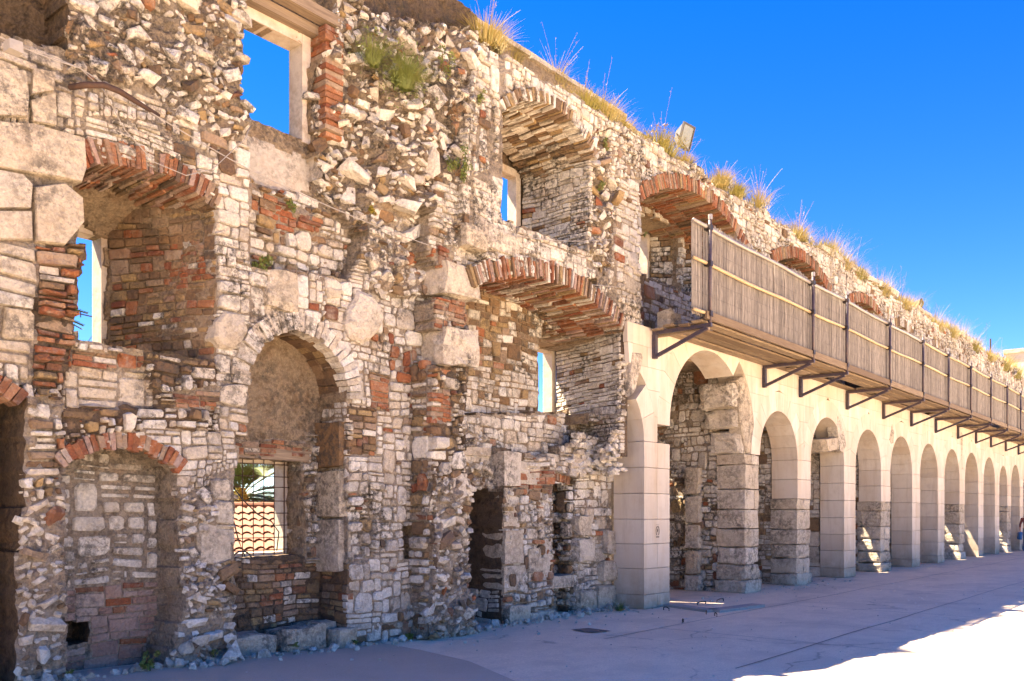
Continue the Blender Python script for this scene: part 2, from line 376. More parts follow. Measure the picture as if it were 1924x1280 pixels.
# styles: w,h ranges; gap; proud; cut; jit; mats
ST={
 'white':dict(w=(.09,.34),h=(.06,.19),gap=.015,proud=(.006,.042),cut=.2,jit=.08,mats=[('limestone',.955),('tan_stone',.03),('brick',.015)],core='mortar'),
 'ashlar':dict(w=(.22,.42),h=(.14,.22),gap=.008,proud=(.012,.025),cut=.06,jit=.02,mats=[('limestone',.97),('tan_stone',.03)],core='mortar'),
 'sq':dict(w=(.07,.27),h=(.06,.2),gap=.020,proud=(.004,.042),cut=.24,jit=.09,mats=[('limestone',.92),('tan_stone',.045),('brick',.035)],core='mortar'),
 'thin':dict(w=(.12,.3),h=(.045,.09),gap=.012,proud=(.012,.04),cut=.15,jit=.05,mats=[('limestone',.93),('tan_stone',.045),('brick',.025)],core='mortar'),
 'mix':dict(w=(.06,.3),h=(.05,.19),gap=.024,proud=(.006,.07),cut=.26,jit=.1,mats=[('limestone',.77),('tan_stone',.15),('brick',.08)],core='mortar'),
 'dark':dict(w=(.06,.32),h=(.05,.19),gap=.026,proud=(.006,.08),cut=.26,jit=.1,mats=[('limestone',.56),('tan_stone',.35),('brick',.09)],core='dark_mortar'),
 'brown':dict(w=(.1,.24),h=(.05,.11),gap=.014,proud=(.005,.03),cut=.14,jit=.05,mats=[('tan_stone',.72),('brick',.22),('limestone',.06)],core='dark_mortar'),
 'warm':dict(w=(.12,.28),h=(.07,.14),gap=.016,proud=(.008,.03),cut=.14,jit=.05,mats=[('limestone',.68),('tan_stone',.29),('brick',.03)],core='plaster'),
 'brick':dict(w=(.16,.27),h=(.052,.066),gap=.013,proud=(.005,.035),cut=.08,jit=.04,mats=[('brick',.86),('tan_stone',.08),('limestone',.06)],core='mortar'),
 'rbrick':dict(w=(.12,.3),h=(.055,.08),gap=.022,proud=(.005,.13),cut=.12,jit=.08,mats=[('brick',.72),('tan_stone',.16),('limestone',.12)],core='dark_mortar'),
 'pbrick':dict(w=(.16,.3),h=(.065,.08),gap=.012,proud=(.004,.018),cut=.06,jit=.03,mats=[('pink_brick',.9),('brick',.1)],core='mortar'),
 'block':dict(w=(.16,.36),h=(.12,.2),gap=.045,proud=(.012,.035),cut=.22,jit=.05,mats=[('limestone',1.)],core='mortar'),
 'big':dict(w=(.5,.9),h=(.36,.5),gap=.012,proud=(.015,.04),cut=.05,jit=.02,mats=[('old_block',1)],core='mortar'),
 'med':dict(w=(.2,.42),h=(.16,.3),gap=.02,proud=(.01,.05),cut=.14,jit=.05,mats=[('old_block',.9),('limestone',.1)],core='mortar'),
 'rub':dict(rock=1,core='rubble_mortar'),
 'rubl':dict(rock=1,core='mortar'),
 'plaster':dict(none=1,core='plaster'),
 'gplaster':dict(none=1,core='grey_plaster'),
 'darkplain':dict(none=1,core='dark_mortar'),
 'mortar':dict(none=1,core='mortar'),
}
SN=list(ST); SI={s:i+1 for i,s in enumerate(SN)}
def pickmat(st,a,b):
    ms=st['mats']; r=rng.random()**(math.exp(-1.6*float(vn(a*1.9,b*2.6,0,77)))) if len(ms)>1 else 0
    for m,p in ms:
        r-=p
        if r<0: return m
    return ms[0][0]
KIND={'brick':'brick','pink_brick':'brick','limestone':'stone','tan_stone':'stone','old_block':'stone_block'}
def pack(sid,cell,a_0,b_0,frame,thing,jump=None,maxd=None,scale=1.,kindmap=KIND):
    """fill a style grid with fitted stones. frame(Nx3 local abc)->world. jump: depth grid that must stay even under one stone"""
    nz,nx=sid.shape; cov=sid==0
    LN={}
    def nextline(s,st,j,i):
        seg=int((i*cell+.35*float(vn(j*cell*2.,s,0,41)))/1.15); k=(s,seg)
        if k not in LN:
            q=[0]; 
            while q[-1]<nz: q.append(q[-1]+max(2,int(rng.uniform(*st['h'])*scale/cell+.5)))
            LN[k]=q
        hm=max(2,int(st['h'][0]*scale/cell*.62))
        for z in LN[k]:
            if z>=j+hm: return z
        return nz
    rockcells=[]
    for j in range(nz):
        i=0; row=cov[j]
        while i<nx:
            if row[i]: i+=1; continue
            s=sid[j,i]; st=ST[SN[s-1]]
            if 'none' in st or 'rock' in st: i+=1; continue
            w=max(2,int(rng.uniform(*st['w'])*scale/cell+.5)); h=nextline(s,st,j,i)-j; rr_=rng.random()
            if rr_<.22 and h*cell>.1 : h=max(2,h//2)
            elif rr_>.90: h=nextline(s,st,j+h,i)-j; w=int(w*1.25)
            e=i+1; d0=jump[j,i] if jump is not None else 0
            while e<min(nx,i+w) and not row[e] and sid[j,e]==s and (jump is None or abs(jump[j,e]-d0)<.09): e+=1
            f=e
            while f<min(nx,e+w) and not row[f] and sid[j,f]==s and (jump is None or abs(jump[j,f]-d0)<.09): f+=1
            wm=st['w'][0]*scale/cell
            if f-e<wm*.8: e=f if (f-i)<=1.35*st['w'][1]*scale/cell else (i+f)//2
            k=j+1
            while k<min(nz,j+h):
                if cov[k,i:e].any() or (sid[k,i:e]!=s).any() or (jump is not None and (abs(jump[k,i:e]-d0)>=.09).any()): break
                k+=1
            if (e-i)*1.7<(k-j): k=j+max(2,int((e-i)*1.5))
            cov[j:k,i:e]=True
            aw,bh=(e-i)*cell,(k-j)*cell
            if aw<.03 or bh<.024: i=e; continue
            a0,a1,b0,b1=a_0+i*cell,a_0+e*cell,b_0+j*cell,b_0+k*cell
            o=rect_outline(a0,a1,b0,b1,st['gap'],st['cut'],st['jit'])
            wa,wb=warp2(o[:,0],o[:,1]); o=np.stack([wa,wb],1)
            m=pickmat(st,a0,b0); pr=rng.uniform(*st['proud'])
            kd=kindmap[m]
            V,F=poly_stone(o,pr,.07,.12 if st['cut']>.1 else .05,frame)
            piece(thing,kd,V,F,m)
            i=e
def inpoly(X,Z,poly):
    poly=np.asarray(poly); r=np.zeros(X.shape,bool); n=len(poly); j=n-1
    for i in range(n):
        xi,zi=poly[i]; xj,zj=poly[j]
        c=((zi>Z)!=(zj>Z))
        with np.errstate(divide='ignore',invalid='ignore'):
            r^=c&(X<(xj-xi)*(Z-zi)/(zj-zi+1e-12)+xi)
        j=i
    return r
class Wall:
    def __init__(s,x0,x1,z0,z1,cell,front,back,style,ragged=.03):
        s.cell=cell; s.x0,s.z0=x0,z0; s.nx=int((x1-x0)/cell); s.nz=int((z1-z0)/cell); s.nx-=s.nx%2; s.nz-=s.nz%2
        xs=x0+(np.arange(s.nx)+.5)*cell; zs=z0+(np.arange(s.nz)+.5)*cell
        s.X,s.Z=np.meshgrid(xs,zs)
        s.Xr=s.X+ragged*fbm(s.X*5,s.Z*5,0,11); s.Zr=s.Z+ragged*fbm(s.X*5,s.Z*5,0,31)
        s.D=np.full(s.X.shape,front,float); s.B=np.full(s.X.shape,back,float); s.S=np.full(s.X.shape,SI[style]); s.A=np.full(s.X.shape,.018)
        s.hole=np.zeros(s.X.shape,bool); s.crispm=np.zeros(s.X.shape,bool)
    def m(s,poly,crisp=False): return inpoly(s.X if crisp else s.Xr,s.Z if crisp else s.Zr,poly)
    def reg(s,poly,D=None,style=None,amp=None,B=None,crisp=False,px=None):
        if px is not None: poly=[P(u,v,px) for u,v in poly]
        k=s.m(poly,crisp)
        if D is not None: s.D[k]=D(s.X[k],s.Z[k]) if callable(D) else D; s.hole[k]=False
        if style: s.S[k]=SI[style]
        if amp is not None: s.A[k]=amp
        if B is not None: s.B[k]=B
        return k
    def cut(s,poly,crisp=False,px=None):
        if px is not None: poly=[P(u,v,px) for u,v in poly]
        s.hole|=s.m(poly,crisp)
    def core(s,name,root,coremats):
        c=s.cell*2; D=s.D[::2,::2]; B=s.B[::2,::2]; H=s.hole[::2,::2]; S=s.S[::2,::2]; A=s.A[::2,::2]
        nz,nx=D.shape
        xn=s.x0+np.arange(nx+1)*c; zn=s.z0+np.arange(nz+1)*c; XN,ZN=np.meshgrid(xn,zn)
        XO=XN+.014*vn(XN*9,ZN*9,0,5)+.012*vn(XN*23,ZN*23,0,6); ZO=ZN+.014*vn(XN*9,ZN*9,0,7)+.012*vn(XN*23,ZN*23,0,8)
        Ap=np.pad(A,1,mode='edge'); AN=(Ap[1:,1:]+Ap[:-1,1:]+Ap[1:,:-1]+Ap[:-1,:-1])/4
        NY=fbm(XN*3.1,ZN*3.1,0,21,4)*AN*1.6+vn(XN*21,ZN*21,0,22)*AN*.5
        De=np.where(H,B,D)
        Dp=np.pad(De,1,mode='edge'); Hp=np.pad(H,1,mode='constant',constant_values=True)
        def corner(dj,di):
            acc=np.zeros_like(D); w=np.zeros_like(D)
            for a in (0,1):
                for b in (0,1):
                    q=Dp[dj+a:dj+a+nz,di+b:di+b+nx]; hh=Hp[dj+a:dj+a+nz,di+b:di+b+nx]
                    ok=(~hh)&(abs(q-D)<.13); acc+=np.where(ok,q,0); w+=ok
            return np.where(w>0,acc/np.maximum(w,1),D)+NY[dj:dj+nz,di:di+nx]
        C00,C01,C10,C11=corner(0,0),corner(0,1),corner(1,0),corner(1,1)
        J,I=np.nonzero(~H)
        V=[];F=[];M=[]
        cm=[coremats.index(ST[n]['core']) for n in SN]; sm=np.array([0]+cm)
        def quads(Q,mi):
            n0=sum(len(v) for v in V); V.append(Q.reshape(-1,3)); k=len(Q)
            F.append(np.arange(n0,n0+4*k).reshape(k,4)); M.append(mi)
        def pt(j,i,y): return np.stack([XO[j,i],y,ZO[j,i]],-1)
        quads(np.stack([pt(J,I,C00[J,I]),pt(J,I+1,C01[J,I]),pt(J+1,I+1,C11[J,I]),pt(J+1,I,C10[J,I])],1),sm[S[J,I]])
        quads(np.stack([pt(J,I,B[J,I]),pt(J+1,I,B[J,I]),pt(J+1,I+1,B[J,I]),pt(J,I+1,B[J,I])],1),sm[S[J,I]])
        # side walls
        for (dj,di) in ((0,1),(1,0)):
            Jn,In=np.meshgrid(np.arange(-1 if dj else 0,nz),np.arange(-1 if di else 0,nx),indexing='ij'); Jn,In=Jn.ravel(),In.ravel()
            J2,I2=Jn+dj,In+di
            Ha=Hp[Jn+1,In+1]; Hb=Hp[np.minimum(J2+1,nz+1),np.minimum(I2+1,nx+1)]
            Da=np.where(Ha,1e3,Dp[Jn+1,In+1]); Db=np.where(Hb,1e3,Dp[np.minimum(J2+1,nz+1),np.minimum(I2+1,nx+1)])
            k=(~(Ha&Hb))&(abs(Da-Db)>=.13)
            Jn,In,J2,I2,Da,Db,Ha,Hb=[q[k] for q in (Jn,In,J2,I2,Da,Db,Ha,Hb)]
            # nodes on the shared edge
            if di: n1=(Jn,In+1); n2=(Jn+1,In+1)
            else: n1=(Jn+1,In); n2=(Jn+1,In+1)
            def yv(j,i,cj,ci,H_,Bv):
                jj=np.clip(j,0,nz-1); ii=np.clip(i,0,nx-1)
                arr=np.where(cj==0,np.where(ci==0,C00[jj,ii],C01[jj,ii]),np.where(ci==0,C10[jj,ii],C11[jj,ii]))
                return np.where(H_,Bv,arr)
            Bo=np.where(Ha,B[np.clip(J2,0,nz-1),np.clip(I2,0,nx-1)],B[np.clip(Jn,0,nz-1),np.clip(In,0,nx-1)])
            z=np.zeros_like(Jn); o=z+1
            if di:
                a1=yv(Jn,In,z,o,Ha,Bo); a2=yv(Jn,In,o,o,Ha,Bo); b1=yv(J2,I2,z,z,Hb,Bo); b2=yv(J2,I2,o,z,Hb,Bo)
            else:
                a1=yv(Jn,In,o,z,Ha,Bo); a2=yv(Jn,In,o,o,Ha,Bo); b1=yv(J2,I2,z,z,Hb,Bo); b2=yv(J2,I2,z,o,Hb,Bo)
            sa=S[np.clip(Jn,0,nz-1),np.clip(In,0,nx-1)]; sb=S[np.clip(J2,0,nz-1),np.clip(I2,0,nx-1)]
            ms=np.where(Ha,sb,np.where(Hb,sa,np.where(Da<Db,sb,sa)))
            quads(np.stack([pt(*n1,a1),pt(*n2,a2),pt(*n2,b2),pt(*n1,b1)],1),sm[ms])
        V=np.concatenate(V); F=np.concatenate(F); M=np.concatenate(M)
        base=np.array(_wloc(root)); me=mesh_np(name,V-base,F,coremats,midx=M)
        return ob(name,me,root)
    def stones(s,thing,scale=1.):
        cell=s.cell; ix=lambda a: np.clip(((a-s.x0)/cell).astype(int),0,s.nx-1); jz=lambda b: np.clip(((b-s.z0)/cell).astype(int),0,s.nz-1)
        sid=np.where(s.hole,0,s.S)
        def frame(L):
            c0=L.mean(0); i=int(np.clip((c0[0]-s.x0)/cell,0,s.nx-1)); j=int(np.clip((c0[1]-s.z0)/cell,0,s.nz-1)); d0=s.D[j,i]
            dd=s.D[jz(L[:,1]),ix(L[:,0])]; dd=np.where((abs(dd-d0)<.12)&(~s.hole[jz(L[:,1]),ix(L[:,0])]),dd,d0)
            am=s.A[j,i]; off=float(fbm(c0[0]*3.1,c0[1]*3.1,0,21,4))*am*1.6
            return np.stack([L[:,0],dd-L[:,2]+off,L[:,1]],1)
        pack(sid,cell,s.x0,s.z0,frame,thing,jump=s.D,scale=scale)
        # rubble rocks
        rock=np.isin(sid,[SI['rub'],SI['rubl']])
        J,I=np.nonzero(rock)
        if len(J):
            occ=np.zeros(s.D.shape,bool)
            for r0,cnt,fill in ((.15,.3,.3),(.1,1.8,.4),(.062,6,.6),(.036,14,.8),(.02,14,1.)):
                n=int(len(J)*cell*cell/(math.pi*r0*r0)*cnt)
                pick=rng.integers(0,len(J),n)
                for q in pick:
                    j,i=J[q],I[q]; r=r0*rng.uniform(.65,1.35); k=max(1,int(r*.7/cell))
                    if j-k<0 or i-k<0 or j+k>=s.nz or i+k>=s.nx: continue
                    if occ[j-k:j+k+1,i-k:i+k+1].any() : continue
                    if (abs(s.D[j-k:j+k+1,i-k:i+k+1]-s.D[j,i])>.35).any(): continue
                    occ[j-k:j+k+1,i-k:i+k+1]=True
                    V,F=ROCKS[rng.integers(len(ROCKS))]
                    sc=r*np.array([rng.uniform(.9,1.45),rng.uniform(.7,1.1),rng.uniform(.6,.95)])
                    Vv=(V*sc)@rotm().T
                    if rng.random()<.6: # lie flat-ish
                        t=rng.normal(0,.35); c_,s_=math.cos(t),math.sin(t); Vv=(V*sc)@np.array([[c_,0,s_],[0,1,0],[-s_,0,c_]]).T
                    x,z=s.X[j,i],s.Z[j,i]; off=float(fbm(x*3.1,z*3.1,0,21,4))*s.A[j,i]*1.6
                    Vv=Vv+np.array([x,s.D[j,i]+off+r*rng.uniform(-.12,.42),z])
                    rr=rng.random(); m='limestone' if rr<.80 else ('tan_stone' if rr<.97 else 'brick')
                    piece(thing,'rubble_stone',Vv,F,m)
def jamb(thing,pf,pb,z0,z1,style,maskf=None,cell=.02,scale=1.,lean=None):
    "fitted stones on an upright plane from front point pf=(x,y) to back point pb; seen side is to the left of pb->pf"
    pf=np.array(pf,float); pb=np.array(pb,float); L=np.linalg.norm(pf-pb); A=(pf-pb)/L; Nn=np.array([A[1],-A[0]])
    if Nn[0]>0: Nn=-Nn
    nx=max(2,int(L/cell)); nz=int((z1-z0)/cell); sid=np.full((nz,nx),SI[style])
    if maskf is not None:
        a,b=np.meshgrid((np.arange(nx)+.5)*cell,z0+(np.arange(nz)+.5)*cell); xy=pb[None,None]+a[...,None]*A
        sid=np.where(maskf(xy[...,0],xy[...,1],b),sid,0)
    def frame(Q): 
        xy=pb+Q[:,:1]*A+Q[:,2:3]*Nn
        return np.stack([xy[:,0],xy[:,1],Q[:,1]],1)
    pack(sid,cell,0,z0,frame,thing,scale=scale)
def circ(x0,x1,zs,zc):
    h=(x1-x0)/2; r_=zc-zs; r=(h*h+r_*r_)/(2*r_); return (x0+x1)/2, zc-r, r, math.asin(min(1,h/r))
def ring(thing,kind,x0,x1,zs,zc,th,Y0,Y1,bl,bt,mat,jit=.006,proud=.02,rj=.012,a_rng=None,gap=.006,mats=None):
    "voussoirs of a segmental arch, rows of pieces going into the depth"
    xc,zo,r,h=circ(x0,x1,zs,zc)
    lo,hi=(-h,h) if a_rng is None else a_rng
    n=max(3,int((hi-lo)*r/bt)); rows=max(1,int(round((Y1-Y0)/bl)))
    for row in range(rows):
        ya=Y0+(Y1-Y0)*row/rows; yb=Y0+(Y1-Y0)*(row+1)/rows
        sh=0 if row%2==0 else .5
        for i in range(n):
            t0=lo+(hi-lo)*(i+0*sh)/n; t1=lo+(hi-lo)*(i+1)/n; g=gap/2/r
            dr=rng.uniform(-rj,rj); tt=th*rng.uniform(.85,1.08); y0_=ya-(rng.uniform(0,proud) if row==0 else -gap/2); y1_=yb-gap/2
            V=[]
            for t in (t0+g,t1-g):
                for y in (y0_,y1_):
                    for rr in (r+dr,r+tt): V.append((xc+rr*math.sin(t),y,zo+rr*math.cos(t)))
            V=np.array(V)+rng.uniform(-jit,jit,(8,3))
            piece(thing,kind,V,BOXF,mat if mats is None else mats[rng.integers(len(mats))])
    return lambda x,y,z: z< zo+np.sqrt(np.maximum(0,r*r-(x-xc)**2))
def arcpoly(x0,x1,zs,zc,zb,k=24,grow=0.):
    xc,zo,r,h=circ(x0,x1,zs,zc); r+=grow
    return [(xc+r*math.sin(t),zo+r*math.cos(t)) for t in np.linspace(-h,h,k)]+[(x1,zb),(x0,zb)]
#==================================================================== GROUND
def sheet(name,pts,z,mat,kind='structure'):
    V=np.array([(x,y,z) for x,y in pts],float)
    o=ob(name,mesh_np(name,V,[tuple(range(len(V)))],mat)); o['kind']=kind; return o
sheet('far_ground',[(-1500,-1500),(1500,-1500),(1500,1500),(-1500,1500)],-4.5,'terrain')
# plaza: one slab with a slightly uneven top
gx=np.concatenate([[-160,-60],np.arange(-20,70,1.0),[90,160,260]]); gy=np.concatenate([[-200,-60],np.arange(-12,10.4,.7),[10.35]])
GX,GY=np.meshgrid(gx,gy); GZ=.012*vn(GX*.5,GY*.5,0,3)-.006
GZ=GZ+np.clip((7.2-GX)/3.5,0,1)*np.clip((GY-5.5)/2.6,0,1)*.10
n1,n2=GX.shape; idx=np.arange(n1*n2).reshape(n1,n2)
Fg=np.stack([idx[:-1,:-1],idx[:-1,1:],idx[1:,1:],idx[1:,:-1]],-1).reshape(-1,4)
pl=ob('plaza_ground',mesh_np('plaza_ground',np.stack([GX,GY,GZ],-1).reshape(-1,3),Fg,'plaza',smooth=True)); pl['kind']='structure'
def gz(x,y):
    return float(.012*vn(x*.5,y*.5,0,3)-.006+np.clip((7.2-x)/3.5,0,1)*np.clip((y-5.5)/2.6,0,1)*.10)
def gz(x,y):
    return float(.012*vn(x*.5,y*.5,0,3)-.006+np.clip((7.2-x)/3.5,0,1)*np.clip((y-5.5)/2.6,0,1)*.10)
gv=MB()
for k in range(420):
    x=rng.uniform(5,22); y=rng.uniform(2,8.0) if k%3 else rng.uniform(7.2,8.1); r=rng.uniform(.004,.014) if k%9 else rng.uniform(.015,.03); V,F=ROCKS[rng.integers(36)]; gv.add((V*r)@rotm().T+np.array([x,y,gz(x,y)+r*.4]),F)
o=gv.build('gravel','limestone'); tag(o,'small stone chips scattered over the paving','gravel',kind='stuff')
sk=MB(); sk.box(-160,260,10.35,10.5,-4.5,0); o=sk.build('terrace_wall','mortar'); o['kind']='structure'
jn=MB()
def strip(p,q,wd):
    n=max(2,int(math.dist(p,q)/.5)); d=np.array(q)-np.array(p); d/=np.linalg.norm(d); nn=np.array([-d[1],d[0]])*wd
    V=[];F=[]
    for i in range(n+1):
        c=np.array(p)+(np.array(q)-np.array(p))*i/n+nn*float(vn(i*.7,p[0],0,9))*.6
        for sg in (-1,1): V.append((c[0]+sg*nn[0],c[1]+sg*nn[1],gz(c[0],c[1])+.006))
    for i in range(n): F.append((2*i,2*i+1,2*i+3,2*i+2))
    jn.add(V,F)
for yy in (6.35,4.1,1.6,-1.2): strip((8.6 if yy<6 else 9.5,yy),(62,yy+.0),.008)
for xx in (10.9,15.2,19.6,24.0,28.5,33,38): strip((xx,-4),(xx,6.35),.008)
jo=jn.build('paving_joints','metal_cover'); jo['kind']='structure'
# asphalt patch lower left
bd=[PG(700,1206),PG(790,1222),PG(880,1243),PG(990,1290)]
e0=bd[-1]; e1=(bd[-1][0]+1.5,bd[-1][1]-6)
ring_=bd+[e1,(e1[0]-8,-8),(-9,-8),(-9,8.6),(bd[0][0]-.05,8.62)]
gxs=np.arange(-9,13,.35); gys=np.arange(-8,8.7,.35)
AX,AY=np.meshgrid(gxs,gys)
V=[];F=[]
bmk=bmesh.new()
vsb=[bmk.verts.new((x,y,0)) for x,y in ring_]; fb=bmk.faces.new(vsb)
for k in np.arange(-8,12,1.0):
    bmesh.ops.bisect_plane(bmk,geom=bmk.verts[:]+bmk.edges[:]+bmk.faces[:],plane_co=(k,0,0),plane_no=(1,0,0))
for k in np.arange(-7.7,8.5,.7):
    bmesh.ops.bisect_plane(bmk,geom=bmk.verts[:]+bmk.edges[:]+bmk.faces[:],plane_co=(0,k,0),plane_no=(0,1,0))
for v in bmk.verts: v.co.z=gz(v.co.x,v.co.y)+.014
bmk.verts.index_update()
o=ob('asphalt_ground',mesh_np('asphalt_ground',np.array([v.co[:] for v in bmk.verts]),[tuple(v.index for v in f.verts) for f in bmk.faces],'asphalt')); o['kind']='structure'; bmk.free()
#==================================================================== RUINED WALL
RW='ruined_wall'
rw=empty(RW,(8,8.35,0),'tall ruined rubble wall of pale stone and brick with arched niches and empty windows','wall')
YF=8.35
w=Wall(1.5,12.9,-.1,8.75,.02,YF,9.9,'white')
w.D[(w.X>8.6)&(w.Z>2.5)]=7.9
Rg=w.reg
# top outline
ztop=7.98+.10*fbm(w.X*2.2,0*w.X,0,91)+.2*np.clip((6.8-w.X),0,1)
w.hole|=w.Z>ztop
def Q(*p): return [(p[i],p[i+1]) for i in range(0,len(p),2)]
# -- left part
Rg(Q(-90,-90,120,-90,118,95,60,80,-90,60),8.75,'darkplain',.08,px=YF)
Rg(Q(110,-150,475,-150,462,0,472,60,455,120,470,190,466,240,430,262,330,205,255,160,130,165,118,90),8.3,'rub',.07,px=YF)
Rg(Q(-90,70,60,85,120,100,128,160,160,170,165,245,-90,225),8.35,'med',.03,px=YF)
Rg(Q(-90,225,158,258,160,345,155,460,-90,455),8.36,'mortar',.01,px=YF,crisp=True)
Rg(Q(-90,455,66,458,62,712,-90,712),8.33,'med',px=YF)
Rg(Q(-90,730,40,725,44,1290,-90,1290),lambda x,z:9.6,'darkplain',.06,px=YF)  # closed back; its dark colour stands for a shaded opening
Rg(Q(160,215,290,228,412,300,412,350,330,322,158,280),8.35,'thin',px=YF)
Rg(Q(270,560,405,520,405,765,300,765,268,680),8.35,'dark',.03,px=YF)
Rg(Q(110,765,405,765,410,812,230,808,100,845),8.35,'dark',.035,px=YF)
Rg(Q(44,745,118,745,118,1290,44,1290),8.32,'mix',.07,px=YF)
Rg(Q(30,960,118,930,118,1290,20,1290),8.3,'rubl',.05,px=YF)
# dark left spur at the frame edge
# -- niche 1 (window with brick vault)
n1a=(3.72,5.16,4.82,5.0)
k=Rg(arcpoly(*n1a,3.2,grow=.03),lambda x,z:np.minimum(9.65,8.35+np.maximum(0,(5.16-x))/.48*1.3),'plaster',.02)
s_=w.Z>4.7; kk=k&s_; w.D[kk]=np.minimum(w.D[kk],9.65-(w.Z[kk]-4.7)/.3*.5)
w.cut([(3.82,3.36),(4.63,3.36),(4.63,4.62),(4.4,4.7),(3.82,4.72)])
# ragged brick jamb left of that window
Rg(Q(62,458,158,462,150,520,141,560,138,640,132,700,125,745,60,745),8.36,'rbrick',.05,px=YF)
Rg(Q(132,655,270,672,268,700,130,690),8.40,'brick',.02,px=YF)
Rg(Q(128,690,275,700,300,765,122,765),8.42,'med',.02,px=YF)
# -- blocked doorway
bn=(3.6,4.74,2.03,2.24)
Rg(Q(292,925,410,905,412,1290,290,1290),8.33,'rubl',.06,px=YF)
Rg(Q(335,870,400,870,400,915,335,935),8.35,'white',px=YF)
Rg(arcpoly(*bn,-.1,grow=.02),8.75,'block',.012)
Rg([P(118,1105,8.75),P(300,1085,8.75),P(300,1300,8.75),P(118,1300,8.75)],8.75,'pbrick',.012)
Rg([P(121,1165,8.75),P(165,1165,8.75),P(165,1210,8.75),P(121,1215,8.75)],9.1,'darkplain',.02)
# -- upper left window with frame
u1=Q(452,-150,640,-60,628,60,628,285,600,290,463,235,455,150)
Rg(u1,8.62,'plaster',.02,px=YF)
Rg([P(440,-60,8.62),P(640,-60,8.62),P(640,8,8.62),P(440,-30,8.62)],8.62,'plaster',.06)
w.B[(w.X>5.2)&(w.X<8.3)&(w.Z>5.3)&(w.Z<7.95)]=8.85
hu=[(5.45,6.05),(6.50,6.06),(6.50,7.16),(5.45,7.16)]
w.cut(hu,crisp=True)
Rg(Q(463,235,605,292,606,350,540,350,467,312),8.62,'gplaster',.006,px=YF)
Rg(Q(467,312,540,350,606,350,612,300,650,400,690,440,680,480,655,532,560,508,500,512,468,500),8.6,'mix',.04,px=YF)
# -- great rubble scar
rub=Q(606,292,600,130,635,60,640,-60,905,-90,900,85,890,180,875,300,862,355,870,440,862,560,820,560,815,520,700,500,690,440,640,390,612,350)
k=Rg(rub,lambda x,z:8.42-.45*np.clip((x-6.8)/1.5,0,1)+.12*vn(x*1.7,z*1.7,0,9),'rub',.13,px=YF)
w.A[k]=.13
Rg(Q(640,-80,905,-80,905,70,860,75,800,60,690,30),8.45,'darkplain',.05,px=YF)
Rg(Q(690,380,770,400,800,470,830,500,820,585,760,565,700,560,690,500),8.28,'rubl',.05,px=YF)
# -- quoin column and arch niche surroundings
Rg(Q(405,372,466,330,466,860,436,880,405,860),8.33,'white',.012,px=YF)
Rg(Q(400,900,437,880,437,1055,395,1055),8.33,'med',.015,px=YF)
Rg(Q(660,545,800,560,810,700,812,1225,655,1225,655,700),8.35,'sq',.025,px=YF)
Rg(Q(655,830,716,830,716,1225,655,1225),8.35,'white',.02,px=YF)
Rg(Q(395,1055,432,1055,440,1290,300,1290,340,1120),8.28,'rubl',.07,px=YF)
# niche 2
n2=(5.54,6.93,3.0,3.695)
Rg(arcpoly(*n2,.0,grow=.02),8.86,'plaster',.02)
Rg([(5.37,-.1),(5.37,2.1),(5.6,2.1),(5.6,-.1)],8.86,'plaster',.02)
Rg([(5.37,-.1),(6.93,-.1),(6.93,1.08),(5.37,1.08)],8.86,'brown',.03)
Rg([(6.68,1.0),(6.93,1.0),(6.93,2.6),(6.68,2.6)],8.86,'mix',.03)
Rg([(5.4,2.24),(6.75,2.24),(6.75,2.5),(5.4,2.42)],8.86,'brick',.03)
w.B[(w.X>5.25)&(w.X<7.0)&(w.Z>.9)&(w.Z<2.6)]=9.32
w.cut([(5.42,1.08),(6.66,1.08),(6.66,2.26),(5.42,2.26)],crisp=True)
Rg(Q(752,988,800,988,800,1050,752,1052),8.52,'plaster',.01,px=YF,crisp=True)
Rg(Q(655,935,690,930,705,985,700,1050,655,1060),8.42,'mix',.05,px=YF)
YR=7.9
# -- stub with big blocks left of niche 3
Rg(Q(806,690,890,690,880,760,872,860,868,930,880,1000,885,1205,806,1225),8.0,'dark',.06,px=8.02)
Rg(Q(812,900,880,900,890,1215,806,1225),8.02,'rubl',.10,px=8.02)
Rg(Q(815,560,885,560,885,615,815,620),7.98,'brick',.03,px=8.0)
Rg(Q(812,345,868,350,866,420,900,470,885,510,820,505,800,470),8.0,'thin',.04,px=8.05)
# white ashlar right of the scar
Rg(Q(868,350,880,180,905,80,960,130,968,260,968,300,943,285,943,370,968,380,968,440,1060,470,1130,505,1205,560,1210,620,1170,600,1100,540,990,480,890,465,866,420),7.9,'ashlar',.012,px=YR)
Rg(Q(868,350,905,80,960,120,960,180,968,260,930,300),7.9,'white',.03,px=YR)
Rg(Q(1130,330,1212,330,1215,620,1175,610,1130,520),7.9,'white',.012,px=YR)
# -- niche 3
n3=(8.66,12.33,4.6,5.04)
Rg(arcpoly(*n3,2.6,grow=.04),9.05,'warm',.02)
Rg([(8.66,2.7),(9.62,2.7),(9.62,4.85),(8.66,4.65)],9.5,'plaster',.03)
Rg([(11.56,3.3),(12.33,3.3),(12.33,4.62),(11.56,4.85)],9.7,'plaster',.02)
Rg([P(905,540,9.05),P(1015,545,9.05),P(1015,640,9.05),P(905,640,9.05)],9.05,'warm',.02)
Rg([(12.3,3.3),(12.95,3.3),(12.95,4.6),(12.3,4.6)],9.7,'plaster',.02)
w.cut([(11.62,3.32),(12.95,3.32),(12.95,4.58),(11.62,4.62)])
Rg(Q(1168,500,1215,500,1215,600,1168,604),7.9,'white',.02,px=YR)
Rg([(12.3,2.45),(13.0,2.45),(13.0,3.3),(12.3,3.3)],8.5,'white',.05)
